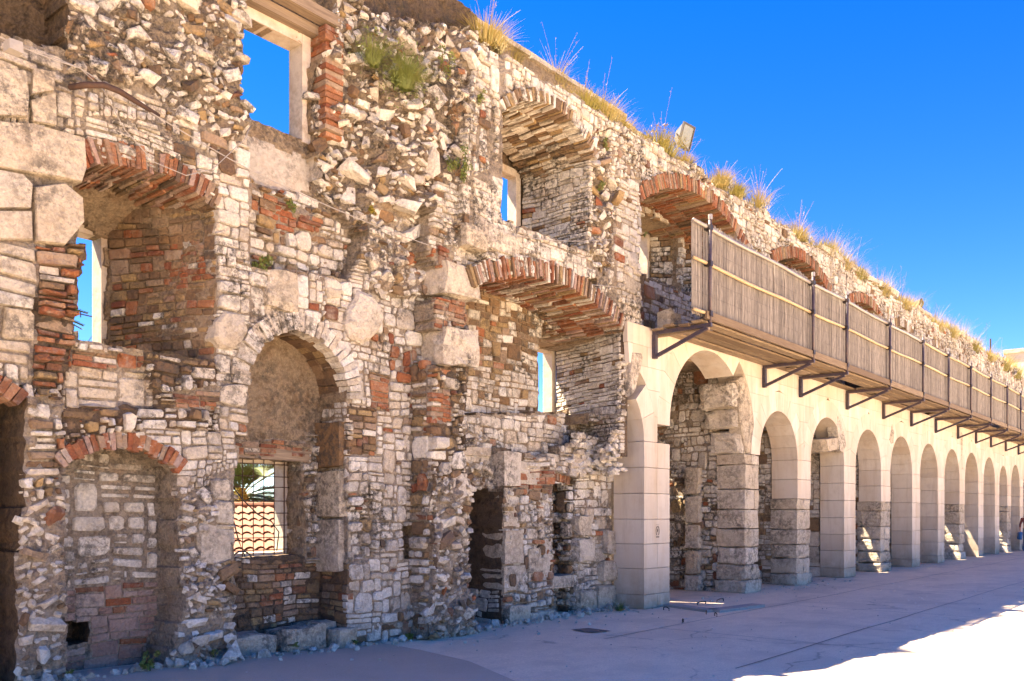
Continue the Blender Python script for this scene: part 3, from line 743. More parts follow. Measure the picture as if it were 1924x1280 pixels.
# lower part of bay 3
Rg([(9.15,-.1),(13.5,-.1),(13.5,3.3),(9.15,2.7)],8.95,'warm',.03)
Rg([(9.15,2.55),(11.9,2.4),(11.9,3.3),(9.15,3.0)],8.75,'white',.03)
Rg([(9.86,-.1),(11.07,-.1),(11.07,2.5),(9.86,2.55)],8.37,'mix',.02)
Rg([P(940,845,8.37),P(985,850,8.37),P(985,900,8.37),P(940,930,8.37)],8.37,'darkplain',.01)
Rg([(8.80,-.1),(9.3,-.1),(9.3,2.7),(8.80,2.7)],8.62,'rubl',.05)
Rg([(8.80,-.1),(9.86,-.1),(9.86,1.95),(8.80,1.95)],9.1,'brown',.03)
Rg([(9.15,1.95),(9.86,1.95),(9.86,2.7),(9.15,2.9)],8.6,'rubl',.05)
Rg([(11.07,.6),(11.75,.6),(11.75,2.1),(11.07,2.1)],9.15,'brown',.03)
Rg([(11.07,-.1),(11.75,-.1),(11.75,.6),(11.07,.6)],8.8,'white',.03)
Rg([(11.07,2.1),(11.75,2.1),(11.75,2.5),(11.07,2.5)],8.6,'white',.03)
Rg([(11.75,-.1),(13.6,-.1),(13.6,2.6),(13.1,3.4),(13.6,4.0),(13.6,4.7),(13.3,4.7),(13.1,3.0),(11.9,2.5)],8.5,'white',.06)
Rg([P(1050,840,8.5),P(1150,830,8.5),P(1150,900,8.5),P(1050,890,8.5)],8.5,'white',.08)
# -- upper window 2
n4=(9.30,11.52,7.16,7.62)
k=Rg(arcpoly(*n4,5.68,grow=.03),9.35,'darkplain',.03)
w.B[(w.X>9)&(w.X<12.9)&(w.Z>5.3)&(w.Z<7.6)]=9.5
w.cut([(9.5,5.75),(11.47,5.75),(11.47,7.3),(9.5,7.3)])
Rg([P(1118,400,YR),P(1135,400,YR),P(1135,520,YR),P(1118,480,YR)],8.05,'rub',.08)
Rg(Q(1112,250,1150,240,1165,300,1150,490,1130,520,1112,490,1114,400,1116,330),7.97,'rub',.09,px=YR)
Rg(Q(1150,240,1212,290,1212,335,1140,335),7.9,'sq',.05,px=YR)
CM=['mortar','dark_mortar','plaster','grey_plaster','rubble_mortar']
for pg,Yp,st_ in ((Q(470,360,520,372,600,410,600,440,560,432,470,400),8.6,'brick'),(Q(775,470,818,470,818,520,775,515),8.3,'brick'),(Q(690,700,730,705,725,770,695,765),YF,'brick'),(Q(770,740,812,735,812,800,765,800),YF,'brick'),(Q(600,770,655,770,655,860,600,860),8.86,'brown'),(Q(320,735,408,725,408,770,330,770),YF,'brick'),(Q(975,875,1040,885,1038,930,975,915),8.37,'brick'),(Q(370,440,404,440,404,520,370,520),YF,'brick')):
    pp=[P(u,v,Yp) for u,v in pg]; kk=w.m(pp)&(~w.hole); w.S[kk]=SI[st_]
core=w.core('wall_core',rw,CM)
w.stones(RW)
# -- arches
f1=ring(RW,'arch_brick',*n1a,.21,8.33,9.6,.3,.045,'brick',mats=['brick','brick','tan_stone','brick','pink_brick'],jit=.009,rj=.03,proud=.05)
f2=ring(RW,'arch_stone',*n2,.21,8.31,8.5,.25,.075,'limestone',jit=.01,proud=.03,rj=.02)
ring(RW,'arch_brick',*n2,.1,8.5,8.86,.18,.09,'tan_stone',mats=['tan_stone','plaster'] if False else ['tan_stone'])
f3=ring(RW,'arch_brick',*n3,.27,7.87,9.55,.36,.046,'brick',mats=['brick','brick','brick','tan_stone','tan_stone','limestone','pink_brick'],jit=.01,rj=.03,proud=.05)
f4=ring(RW,'arch_stone',*n4,.16,7.85,9.3,.25,.055,'limestone',jit=.012,rj=.03,mats=['limestone','tan_stone'])
ring(RW,'arch_brick',*bn,.15,8.32,8.42,.25,.052,'brick',rj=.02,jit=.007,mats=['brick','brick','brick','pink_brick'])
ring(RW,'arch_brick',3.2-1.15,3.2,2.55,2.75,.15,8.3,8.5,.25,.07,'brick')
ring(RW,'arch_brick',11.05,11.78,2.08,2.14,.14,8.55,8.75,.25,.06,'brick')
# -- jamb masonry
jamb(RW,(5.18,8.35),(4.67,9.64),3.2,4.95,'brown',f1)
jamb(RW,(6.95,8.34),(6.95,8.84),1.9,3.0,'warm'); jamb(RW,(6.95,8.34),(6.95,8.84),0,1.05,'brown')
jamb(RW,(6.70,8.88),(6.70,9.30),1.08,2.25,'sq')
jamb(RW,(12.35,7.92),(12.92,9.66),2.6,4.66,'thin')
fp=[(12.37,7.92),(12.50,7.89),(12.55,8.43),(12.98,8.47),(13.06,9.70),(12.94,9.70),(12.66,8.8)]
m=MB(); zz_=np.arange(2.56,4.81,.25); Vj=[(x+.012*float(vn(x*7,z*7,y*7,2)),y,z) for z in zz_ for x,y in fp]; nf=len(fp)
m.add(Vj,[(k*nf+i,k*nf+(i+1)%nf,(k+1)*nf+(i+1)%nf,(k+1)*nf+i) for k in range(len(zz_)-1) for i in range(nf)]+[tuple(range(nf))[::-1],tuple((len(zz_)-1)*nf+i for i in range(nf))]); m.build('wall_core','dark_mortar',rw)
for k in range(46):
    z=rng.uniform(2.5,4.5); x=12.36+rng.uniform(0,.16)*(1 if z>3.4 else 0)-(.05*max(0,3.3-z)*rng.random()*6); r=rng.uniform(.05,.11); V,F=ROCKS[rng.integers(36)]
    piece(RW,'rubble_stone',V*r*np.array([1.2,.9,.75])+np.array([x,7.93+rng.uniform(-.02,.04)+.25*max(0,3.2-z),z]),F,'limestone')
for k in range(70):
    z=rng.uniform(2.25,2.75); x=12.30+rng.uniform(-.15,.18); r=rng.uniform(.05,.1); V,F=ROCKS[rng.integers(36)]
    piece(RW,'rubble_stone',V*r*np.array([1.2,.9,.75])+np.array([x,8.0+rng.uniform(-.05,.4),z]),F,'limestone')
for k in range(60):
    x=rng.uniform(11.6,12.4); z=rng.uniform(2.2,2.9); r=rng.uniform(.05,.12); V,F=ROCKS[rng.integers(36)]
    piece(RW,'rubble_stone',V*r*np.array([1.2,.9,.75])+np.array([x,8.42,z]),F,'limestone')
jamb(RW,(8.02,8.04),(8.02,8.36),0,3.6,'dark')
jamb(RW,(9.64,9.06),(9.64,9.5),2.7,5.0,'brown')
jamb(RW,(9.86,8.4),(9.86,9.1),0,.5,'white')
jamb(RW,(11.485,7.93),(11.485,9.32),5.7,7.6,'thin',f4)
jamb(RW,(11.77,8.5),(11.77,9.1),.0,2.1,'dark')
for z in np.arange(6.08,7.35,.066):   # brick jamb beside the framed window
    o1=rng.uniform(-.02,.03)
    V=np.array([(x,y,zz) for x in (6.60+o1,6.86) for y in (8.33+o1,8.6) for zz in (z,z+.054)])+rng.uniform(-.005,.005,(8,3)); piece(RW,'brick',V,BOXF,'brick')
# -- big odd blocks
def blockpx(u0,u1,v0,v1,Y,dep,kind='stone_block',mat='old_block',amp=.02,proud=.12,sub=None):
    a,b=P(u0,v1,Y),P(u1,v0,Y); a2=P(u0,v0,Y); 
    zc=HC+(VH-(v0+v1)/2)/FPX*((a[0]+b[0])/2*CA+Y*SA); h=(v1-v0)/FPX*((a[0]+b[0])/2*CA+Y*SA)/2
    V,F=worn(a[0],b[0],Y-proud,Y+dep,zc-h,zc+h,amp,.16,sub,4); piece(RW,kind,V,F,mat)
blockpx(826,892,503,558,8.0,.4,amp=.035)
blockpx(824,890,618,690,8.0,.4,amp=.04)
blockpx(497,556,510,583,8.35,.2,proud=.07,amp=.03)
blockpx(870,912,425,468,7.88,.3,proud=.07)
blockpx(905,975,428,476,7.9,.3,proud=.05,amp=.012)
blockpx(372,432,985,1060,8.33,.2,proud=.03)
blockpx(585,640,528,560,8.6,.2,proud=.06)
for pts in (Q(-90,222,60,234,158,262,160,318,152,344,120,338,-90,300),Q(-90,306,40,330,58,350,56,392,-90,392),Q(62,352,120,345,152,372,155,420,120,462,66,455),Q(-90,398,58,398,60,452,-90,450),Q(-90,120,45,135,52,185,48,222,-90,215),Q(55,190,100,178,102,238,60,230),Q(60,130,102,140,98,172,56,180)):
    o=np.array([P(u,v,8.33) for u,v in pts]); 
    V,F=poly_stone(o[::-1]+0,.05,.2,.03,lambda L:np.stack([L[:,0],8.33-L[:,2],L[:,1]],1),.1); piece(RW,'stone_block',V,F,'old_block')
def boulder(pts,Y,proud):
    o=np.array([P(u,v,Y) for u,v in pts])[::-1]; c=o.mean(0); n=len(o)
    L=[];rings=[(1.0,-.15),(1.0,proud*.35),(.86,proud*.8),(.55,proud),(.2,proud*1.04)]
    for s,d in rings:
        q=c+(o-c)*s; L+=[(x,Y-d+.012*float(vn(x*9,z*9,0,3)),z) for x,z in q]
    L.append((c[0],Y-proud*1.05,c[1])); F=[]
    for r in range(len(rings)-1):
        for i in range(n): j=(i+1)%n; F.append((r*n+i,r*n+j,(r+1)*n+j,(r+1)*n+i))
    b=(len(rings)-1)*n
    for i in range(n): F.append((b+i,b+(i+1)%n,len(L)-1))
    piece(RW,'boulder',np.array(L),F,'old_block')
boulder(Q(418,585,440,588,456,602,462,622,450,645,432,659,410,655,398,635,402,605),8.33,.09)
boulder(Q(668,545,695,556,712,578,718,598,708,622,690,640,672,646,652,635,645,610,650,585,662,562),8.33,.10)
boulder(Q(610,540,640,545,640,560,615,562),8.33,.04)
# pilaster of large worn blocks in bay 3
def col(x0,x1,y0,y1,zs,amp=.015,mat='old_block'):
    for a,b in zip(zs[:-1],zs[1:]):
        V,F=worn(x0+rng.uniform(-.01,.01),x1+rng.uniform(-.04,.04),y0+rng.uniform(-.012,.012),y1,a+.006,b-.006,amp,.12); piece(RW,'stone_block',V,F,mat)
col(9.86,10.22,8.33,8.82,[1.40,2.0,2.55]); col(9.86,10.3,8.31,8.82,[.85,1.38]); col(9.86,10.38,8.33,8.82,[.45,.85]); col(9.88,10.4,8.25,8.82,[-.02,.26],.03)
col(10.22,10.75,8.36,8.6,[2.05,2.42]); col(10.72,11.07,8.36,8.6,[1.3,1.95]); col(10.8,11.02,8.34,8.6,[.6,1.25]); col(10.45,10.72,8.34,8.6,[.62,1.1])
col(10.4,11.1,8.28,8.6,[-.02,.12],.03)
for a,b,c in ((12.35,12.95,(0,.42)),(12.5,12.98,(.45,.82)),(11.8,12.3,(0,.36)),(11.78,12.25,(.8,1.2)),(12.6,12.92,(.9,1.35)),(11.8,12.2,(1.25,1.6))):
    V,F=worn(a,b,8.34,8.8,c[0],c[1]-.01,.03,.25); piece(RW,'stone_block',V,F,'old_block')
# old pilaster in niche 2
for a,b in ((0.9,1.55),(1.57,2.15),(2.17,2.75)):
    V,F=worn(6.86,7.05,8.40,8.86,a,b-.01,.015,.1); piece(RW,'stone_block',V,F,'tan_stone' if a>2 else 'old_block')
# stone ledge shelves
for (x0,x1,z,y) in ((9.2,9.84,2.45,8.55),(11.1,11.9,2.44,8.5)):
    V,F=worn(x0,x1,y,y+.4,z,z+.13,.008,.08); piece(RW,'ledge',V,F,'old_block'); V,F=worn(x0+.02,x1,y+.04,y+.4,z-.09,z,.008,.08); piece(RW,'ledge',V,F,'old_block')
V,F=worn(11.1,11.74,8.42,9.0,.42,.62,.015,.1); piece(RW,'ledge',V,F,'old_block')
for x0,x1,y0,h in ((5.35,6.02,8.42,.26),(6.05,6.68,8.36,.30),(6.70,7.0,8.22,.24),(6.55,6.95,8.5,.3)):
    V,F=worn(x0,x1,y0,y0+.4,.0,h,.03,.2,SUB5); piece(RW,'bench_stone',V,F,'old_block')
# loose stones at the foot
for k in range(260):
    x=rng.uniform(3.2,12.9); y=8.32-abs(rng.normal(0,.13)); 
    if 5.5<x<6.9 or 11<x<11.7: y+=.0
    r=rng.uniform(.012,.05) if rng.random()<.85 else rng.uniform(.05,.08)
    if 8.2<x<9.2: y-=.12
    V,F=ROCKS[rng.integers(36)]; piece(RW,'rubble_stone',(V*r)@rotm().T+np.array([x,y,gz(x,y)+r*.5]),F,'limestone')
for (u,v,r) in ((424,1222,.17),(372,1200,.1)):
    X,Z=P(u,v,8.2); V,F=ROCKS[rng.integers(36)]; piece(RW,'rubble_stone',(V*r*np.array([1.2,.8,.9]))+np.array([X,8.15,Z]),F,'limestone')
# parapet of the rear face, higher than the broken front
pw=Wall(1.5,47.0,7.9,9.75,.03,9.62,9.95,'plaster',.02)
pw.hole|=pw.Z>9.55+.05*fbm(pw.X*2,pw.X*0,0,4)-np.clip((pw.X-15)/3,0,1)*.22
pw.S[(fbm(pw.X*1.3,pw.Z*1.3,0,8)>.1)&(pw.X<17)]=SI['warm']
pw.core('parapet',rw,CM); pw.stones(RW)
m=MB(); 
for x in np.arange(1.5,15.0,.62): m.box(x,x+.60,9.55,10.0,9.56,9.64,.008)
m.build('coping','old_block',rw)
# window frames
def frame(x0,x1,z0,z1,y0,y1,t,parent,mat='frame_stone',bottom=False):
    m=MB(); m.box(x1,x1+t,y0,y1,z0-.02,z1+t); m.box(x0,x1-.002,y0+.003,y1,z1,z1+t); m.box(x0-t,x0,y0,y1,z0-.02,z1+t-.003)
    if bottom: m.box(x0,x1-.002,y0+.003,y1,z0-t,z0)
    return m.build('window_frame',mat,parent)
frame(5.45,6.47,6.04,7.18,8.60,8.86,.12,rw)
frame(3.9,4.60,3.36,4.66,9.70,9.92,.10,rw)
frame(5.45,6.60,1.14,2.22,9.16,9.34,.14,rw,bottom=True)
frame(11.55,12.85,3.36,4.56,9.72,9.93,.12,rw)
frame(9.55,11.36,5.8,7.22,9.34,9.53,.12,rw)
# timber lintels
m=MB(); m.beam((5.0,8.40,7.50),(6.93,8.40,7.48),.16,.13); m.build('timber_lintel','beam_wood',rw)
m=MB(); m.beam((5.0,8.54,7.36),(6.70,8.54,7.35),.12,.11); m.build('timber_lintel','beam_wood',rw)
m=MB(); m.beam((5.2,8.93,2.33),(6.80,8.93,2.31),.14,.13); m.build('timber_lintel','beam_wood',rw)
m=MB(); m.box(11.5,12.9,9.4,9.7,4.60,4.72); m.build('timber_lintel','beam_wood',rw)
# rusted window grille
gr=empty('window_grille',(6,9.14,1.1),'rusty iron grid grille in the low window of the arched niche','grille')
for k in range(9):
    x=5.42+k*.148; m=MB(); m.tube([(x,9.14,1.1-.04),(x,9.14,2.3)],.0065,6); m.build('bar','iron',gr)
for k in range(8):
    z=1.17+k*.148+(.02 if k==5 else 0); m=MB(); m.tube([(5.38,9.128,z),(6.68,9.128,z+.004)],.006,6); m.build('bar','iron',gr)
flush(RW,rw)
#==================================================================== UPPER WALL ABOVE THE ARCADE
UW='gallery_wall'
uw=empty(UW,(28,8.35,4.8),'long weathered upper stone wall with wide brick arches above the pale arcade','wall')
a=Wall(12.9,47.5,4.7,8.85,.03,7.95,9.9,'white',.04)
a.hole|=a.Z>8.04+.12*fbm(a.X*1.6,a.X*0,0,17)+.08*vn(a.X*.5,a.X*0,0,5)
a.S[fbm(a.X*.9,a.Z*1.1,0,55)>.25]=SI['sq']; kz=fbm(a.X*.8,a.Z*1.,0,56)>.42; a.S[kz]=SI['rubl']; a.A[kz]=.05
arches=[(12.97,17.14,6.93,7.6),(18.4,21.8,7.03,7.48),(23.0,26.1,6.93,7.31),(26.6,29.2,6.88,7.22),(30.5,32.9,6.84,7.17),(34.3,36.6,6.84,7.12)]
for q,ar in enumerate(arches):
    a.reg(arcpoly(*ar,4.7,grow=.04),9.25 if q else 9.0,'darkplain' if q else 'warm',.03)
    if q==0:
        a.reg([(13.0,6.0),(16.3,6.0),(16.3,7.45),(13.0,7.2)],9.6,'plaster',.02)
        a.cut([(13.4,6.25),(16.1,6.25),(16.1,7.5),(13.4,7.3)])
        a.reg([(12.97,4.9),(17.1,4.9),(17.1,6.1),(12.97,6.1)],8.75,'warm',.04)
    else:
        xm=(ar[0]+ar[1])/2; a.cut([(xm-.9,5.6),(xm+.5,5.6),(xm+.5,6.9),(xm-.9,6.9)])
a.core('wall_core',uw,CM)
a.S[(a.X>17)&(a.Z<6.3)]=SI['mortar']
a.stones(UW,1.1)
for q,ar in enumerate(arches):
    ring(UW,'arch_brick',*ar,.26,7.90,9.0 if q else 9.55,.34,.052 if q<2 else .1,'brick',mats=['brick','brick','brick','tan_stone'] if q<3 else ['limestone','tan_stone'],rj=.02)
jamb(UW,(16.6,8.7),(16.12,9.62),5.6,7.4,'warm'); jamb(UW,(17.1,8.0),(16.6,8.7),5.2,7.0,'brick')
frame(13.5,16.02,6.25,7.45,9.62,9.93,.1,uw)
m=MB()
for x in np.arange(20.4,47,.9):
    if fbm(x*.4,3.,0,4)>-.1: m.box(x,x+.8,7.9,8.5,8.06,8.18,.03)
m.build('coping','old_block',uw)
# tall remnant and end building
flush(UW,uw,{'stone':299})
#==================================================================== ARCADE
AR='stone_arcade'
ar=empty(AR,(28,8.1,0),'restored pale limestone arcade of round arches with old stone piers','arcade')
Y0,Y1=7.8,8.41; ZT=4.78; CH=.44
piers=[(12.88,13.74,'new'),(16.81,17.50,'old'),(19.51,20.30,'half'),(22.53,23.38,'new'),(25.47,26.32,'half'),(28.45,29.30,'new'),(31.36,32.2,'new'),(34.24,35.0,'half'),(37.1,37.95,'new'),(40.0,40.8,'new'),(42.4,43.2,'half'),(45.1,45.9,'new'),(48.0,48.9,'new')]
zj=[0,.24,.68,1.10,1.52,1.96,2.40,2.84]
SPR=2.84
def ashlar_box(x0,x1,y0,y1,z0,z1,g=.003,bev=.006):
    "block with fine chamfers"
    x0+=g;x1-=g;z0+=g;z1-=g
    V=[];b=bev
    for z,i in ((z0,b),(z0+b,0),(z1-b,0),(z1,b)):
        V+=[(x0+i,y0+i,z),(x1-i,y0+i,z),(x1-i,y1-i,z),(x0+i,y1-i,z)]
    F=[(3,2,1,0),(12,13,14,15)]
    for k in range(3):
        for i in range(4): F.append((k*4+i,k*4+(i+1)%4,(k+1)*4+(i+1)%4,(k+1)*4+i))
    return np.array(V),F
def prism_np(poly,y0,y1):
    n=len(poly); V=[(x,y0,z) for x,z in poly]+[(x,y1,z) for x,z in poly]
    F=[tuple(range(n)),tuple(range(2*n-1,n-1,-1))]+[(i,i+n,(i+1)%n+n,(i+1)%n) for i in range(n)]
    return np.array(V),F
for pi,(x0,x1,ty) in enumerate(piers):
    top=SPR
    split={'new':0,'old':99,'half':2.15 if pi>2 else 2.02}[ty]
    for a_,b_ in zip(zj[:-1],zj[1:]):
        if (a_+b_)/2>split:
            xs=[x0,x1] if (int(a_*10)%3 or ty!='new') else [x0,x0+(x1-x0)*.52,x1]
            if ty=='new' and a_==1.96 or pi==0 and abs(a_-1.52)<.01: xs=[x0,x0+(x1-x0)*.5,x1]
            for c,d in zip(xs[:-1],xs[1:]):
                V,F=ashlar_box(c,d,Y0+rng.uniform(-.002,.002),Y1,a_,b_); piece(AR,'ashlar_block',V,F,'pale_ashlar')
    if ty!='new':
        z=-.02; zmax=min(split,SPR+.0) if ty=='half' else SPR
        if ty=='half': zmax=[q for q in zj if q<=split+.25][-1]; zmax=max(q for q in zj if q<=split+.3 and ((q+.0)<=2.41))
        if ty=='half': zmax=min(b for a2,b in zip([0]+zj,zj+[9]) if False) if False else next(q for q in zj if (q+(zj+[9])[zj.index(q)+1])/2>split)
        hs_=[.27,.33,.34,.36,.42,.42,.5,.5]; k=0
        while z<zmax-.02:
            h=min(hs_[k%8]*rng.uniform(.9,1.1),zmax-z); 
            if zmax-z-h<.15: h=zmax-z
            ex=.05 if k==0 else rng.uniform(-.025,.015)
            cutx=rng.uniform(.45,.7)
            xm=x0+(x1-x0)*cutx
            for c,d in (((x0-ex*.6,xm-.004),(xm+.004,x1+ex*.5)) if k%2 else ((x0-ex,x1+ex*.6),)):
                V,F=worn(c,d,Y0-ex*.6,Y1+.05,z+.004,z+h-.004,.012 if z>.8 else .028,.10 if z>.8 else .16,SUB5 if pi<5 else SUB3,5); piece(AR,'old_pier_block',V,F,'old_block')
            z+=h; k+=1
# arches and spandrels
bays=[]
for (a0,a1,_),(b0,b1,_) in zip(piers[:-1],piers[1:]): bays.append((a1,b0))
def arcparams(q):
    x0,x1=bays[q]
    if q==0: return (x0+x1)/2,3.16,(x1-x0)/2
    return (x0+x1)/2,SPR,(x1-x0)/2
TH=.42
def voussoirs(xc,zc,r,a0,a1,n,ztop=ZT):
    for i in range(n):
        t0=a0+(a1-a0)*i/n; t1=a0+(a1-a0)*(i+1)/n; g=.0025/r
        pts=[(xc+r*math.sin(t),zc+r*math.cos(t)) for t in np.linspace(t0+g,t1-g,5)]
        R2=r+TH
        out=[(xc+R2*math.sin(t),min(ZT-.003,zc+R2*math.cos(t))) for t in np.linspace(t1-g,t0+g,5)]
        V,F=prism_np((pts+out)[::-1],Y0+rng.uniform(-.0015,.0015),Y1); piece(AR,'voussoir',V,F,'pale_ashlar')
for q in range(len(bays)):
    xc,zc,r=arcparams(q); lo=-math.pi/2
    voussoirs(xc,zc,r,-math.pi/2,(math.pi/2 if q else math.pi*.22),11 if q else 9)
# half arch left of the first pier
xcL,rL=12.88-1.03,1.03
voussoirs(xcL,SPR,rL,math.pi*.27,math.pi/2,2)
def xleft(q,z):   # right-hand limit (left flank of the arch of bay q)
    xc,zc,r=arcparams(q); R2=r+TH; dz=max(0,z-zc)
    return xc-math.sqrt(max(0,R2*R2-dz*dz)) if dz<R2 else xc
def xright(q,z):
    if q<0: xc,zc,r=xcL,SPR,rL
    else: xc,zc,r=arcparams(q)
    R2=r+TH; dz=max(0,z-zc)
    return xc+math.sqrt(max(0,R2*R2-dz*dz)) if dz<R2 else xc
rows=[2.84,3.28,3.72,4.1,4.44,ZT]
for pi in range(len(piers)):
    q=pi  # bay right of the pier
    for a_,b_ in zip(rows[:-1],rows[1:]):
        zz=np.linspace(a_+.0025,b_-.0025,6)
        if pi-1==0 and a_>=2.84:   # bay 0 right haunch is broken away there
            L=[(max(xright(0,z) if z>4.2 else 16.86,xright(0,z)),z) for z in zz]
        else: L=[(xright(pi-1,z)+.002,z) for z in zz]
        if pi==0: L=[(max(x,12.53),z) for x,z in L]
        Rr=[(xleft(q,z)-.002,z) if pi<len(bays) else (piers[pi][1]+.5,z) for z in zz]
        if min(b[0]-a2[0] for a2,b in zip(L,Rr))<.01:
            ok=[(l,r_) for l,r_ in zip(L,Rr) if r_[0]-l[0]>.01]
            if len(ok)<2: continue
            L=[o_[0] for o_ in ok]; Rr=[o_[1] for o_ in ok]
        wid=max(r_[0]-l[0] for l,r_ in zip(L,Rr))
        if wid>1.1:
            xm=(L[0][0]+Rr[0][0])/2+rng.uniform(-.15,.15)
            if all(l[0]<xm-.05 for l in L) and all(r_[0]>xm+.05 for r_ in Rr):
                mid=[(xm,z) for z in zz]
                for A_,B_ in ((L,[(x-.002,z) for x,z in mid[:len(L)]]),([(x+.002,z) for x,z in mid[:len(L)]],Rr)):
                    V,F=prism_np(A_[::-1]+B_,Y0+rng.uniform(-.0015,.0015),Y1); V=V; piece(AR,'ashlar_block',V,F,'pale_ashlar')
                continue
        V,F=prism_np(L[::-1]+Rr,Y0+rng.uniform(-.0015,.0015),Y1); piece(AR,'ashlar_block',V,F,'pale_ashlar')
for a_,b_ in ((4.1,4.44),(4.44,4.78)):
    V,F=prism_np([(12.36 if a_>4.2 else 12.42,a_+.003),(12.36 if a_>4.2 else 12.38,b_-.003),(12.526,b_-.003),(12.526,a_+.003)][::-1],7.80,7.885); piece(AR,'ashlar_block',V,F,'pale_ashlar')
# springer blocks of old stone set into the new arches: rough fragments
def frag(px,Y,proud,mat='old_block'):
    o=np.array([P(u,v,Y) for u,v in px]); V,F=poly_stone(o[::-1] if True else o,proud,.25,.08,lambda L:np.stack([L[:,0],Y-L[:,2],L[:,1]],1),.1); piece(AR,'old_fragment',V,F,mat)
frag(Q(1186,662,1203,664,1205,672,1190,735,1183,745,1181,700),7.82,.04)
frag(Q(1574,782,1584,806,1590,838,1582,850,1578,846,1572,800),7.8,.012)
frag(Q(1676,797,1680,812,1679,832,1674,834,1671,826),7.8,.012)
frag(Q(1383,715,1405,698,1412,740,1424,745,1411,850,1400,850,1388,790),7.86,.05)
frag(Q(1805,812,1809,815,1809,862,1806,865),7.8,.012)
frag(Q(1535,826,1578,820,1580,842,1541,850),8.0,.18)
# rough inner arch stones of the first wide bay
V_=[(16.35,17.45,3.75,4.25),(16.55,17.5,3.35,3.75),(16.75,17.52,2.84,3.35)]
for x0,x1,z0,z1 in V_:
    V,F=worn(x0,x1,7.86,8.6,z0,z1-.01,.04,.2,SUB5,4); piece(AR,'old_pier_block',V,F,'old_block')
# old masonry behind each pier, and the rear wall
bw=Wall(13.74,49.5,-.05,4.72,.03,9.97,10.2,'warm',.03)
for q,(x0,x1) in enumerate(bays):
    xm=(x0+x1)/2+.9
    if q==0: bw.cut([(15.45,-.05),(15.8,-.05),(15.8,.5),(15.45,.5)]); bw.cut([(16.35,2.9),(16.7,2.9),(16.7,3.7),(16.35,3.5)])
    if q in (3,6,7,9): bw.cut([(x1-.98,3.6),(x1-.62,3.6),(x1-.58,4.58),(x1-.98,4.3)])
bw.core('rear_wall',ar,CM)
bw.S[bw.X>22]=SI['mortar']; bw.stones(AR)
for pi,(x0,x1,ty) in enumerate(piers):
    c=Wall(8.41,9.97,-.05,4.72,.04,x0+.10,x1,'mix' if pi==1 else ('warm' if pi%2 else 'mix'),.02)
    # heightfield built along y, then turned so its face looks to -x
    n_before={k:len(v) for k,v in PIECES.items()}
    if pi>0:
        if pi<7:
            jamb(AR,(x0+.06,8.43),(x0+.10,9.95),0,4.7,'warm' if pi!=1 else 'mix',scale=1.1 if pi<3 else 1.8)
            if pi==1:
                for a_,b_ in ((0,.32),(.34,.85),(.87,1.4),(1.42,2.0),(2.02,2.6)):
                    V,F=worn(x0-.12,x0+.2,8.8,9.12,a_,b_-.01,.02,.15); piece(AR,'old_pier_block',V,F,'old_block')
        m=MB(); V,F=worn(x0+.08,x1-.05,8.415,9.96 if pi else 8.9,-.02,4.7,.03,.02,SUB5,2.5); m.add(V,F); m.build('pier_core','mortar' if pi%2 else 'plaster',ar)
m=MB(); m.box(13.46,13.72,8.85,9.96,-.02,4.6,.01); m.build('pier_core','mortar',ar)  # unseen block added to stop sunlight leaking in beside the first pier
m=MB(); m.box(12.6,49.4,8.42,9.94,4.62,4.76); m.build('shade_slab','plaster',ar)  # unseen slab added to keep the arcade interior in shade
flush(AR,ar)
# emblem printed on the first pier
em=MB(); cx,cz=P(1235.5,998,7.795)
for s in (-1,1):
    for k in range(12):
        t=R(-65+k*12); x=cx+s*(.045*math.cos(t)+.006); z=cz+.075*math.sin(t)
        tx,tz=-s*.045*math.sin(t),.075*math.cos(t); L=math.hypot(tx,tz); tx/=L;tz/=L
        for sd_ in (-1,1):
            nx_,nz_=-tz*sd_,tx*sd_
            em.add([(x,7.793,z),(x+tx*.012+nx_*.010,7.793,z+tz*.012+nz_*.010),(x+tx*.026+nx_*.008,7.793,z+tz*.026+nz_*.008),(x+tx*.016+nx_*.001,7.793,z+tz*.016)],[(0,1,2,3)])
em.add([(cx+.016*math.cos(t),7.793,cz+.01+.032*math.sin(t)) for t in np.linspace(0,2*math.pi,12,endpoint=False)],[tuple(range(12))])
for k in range(7): em.add([(cx-.052+k*.0155+a_,7.793,cz-.112+b_) for a_,b_ in ((0,0),(.012,0),(.012,.022),(0,.022))],[(0,1,2,3)])
for k in range(9): em.add([(cx-.05+k*.0115+a_,7.793,cz+.105+b_) for a_,b_ in ((0,0),(.007,0),(.007,.006),(0,.006))],[(0,1,2,3)])
e_=em.build('emblem','ink'); tag(e_,'small black laurel wreath stencil on the first pale pier','stencil')
#==================================================================== SCAFFOLD WALKWAY
swr=empty('scaffold_walkway',(26,7.4,4.8),'reed-screened walkway on blue steel brackets above the arcade','walkway')
YP=6.78; ZD=4.84; ZTOP=6.42
px_=[13.17,17.64,19.61,22.66,25.58,28.25,30.99,33.88,36.57,39.09,41.9,44.6,47.2]
for k,x in enumerate(px_):
    m=MB(); m.tube([(x,YP-.05,ZD-.14),(x,YP-.05,ZTOP)],.029,10); po=m.build('post','blue_steel',swr,smooth=True)
    m=MB(); m.tube([(x,YP-.055,ZTOP),(x,YP-.055,ZTOP+.08)],.036,10); m.build('post_cap','grey_pipe',po)
    for z in (ZD+.04,ZD+.86,ZTOP-.13):
        m=MB(); m.box(x-.045,x+.045,YP-.085,YP+.03,z-.042,z+.042,.004); m.build('clamp','clamp_steel',po)
    m=MB(); m.beam((x,YP-.08,ZD-.14),(x,7.79,ZD-.14),.06,.06); m.beam((x,7.76,ZD-.17),(x,7.76,ZD-.58),.08,.07); m.beam((x,YP+.0,ZD-.18),(x,7.74,ZD-.54),.055,.055,up=(1,0,0)); m.build('bracket','blue_steel',swr)
xe=px_+[49.5]
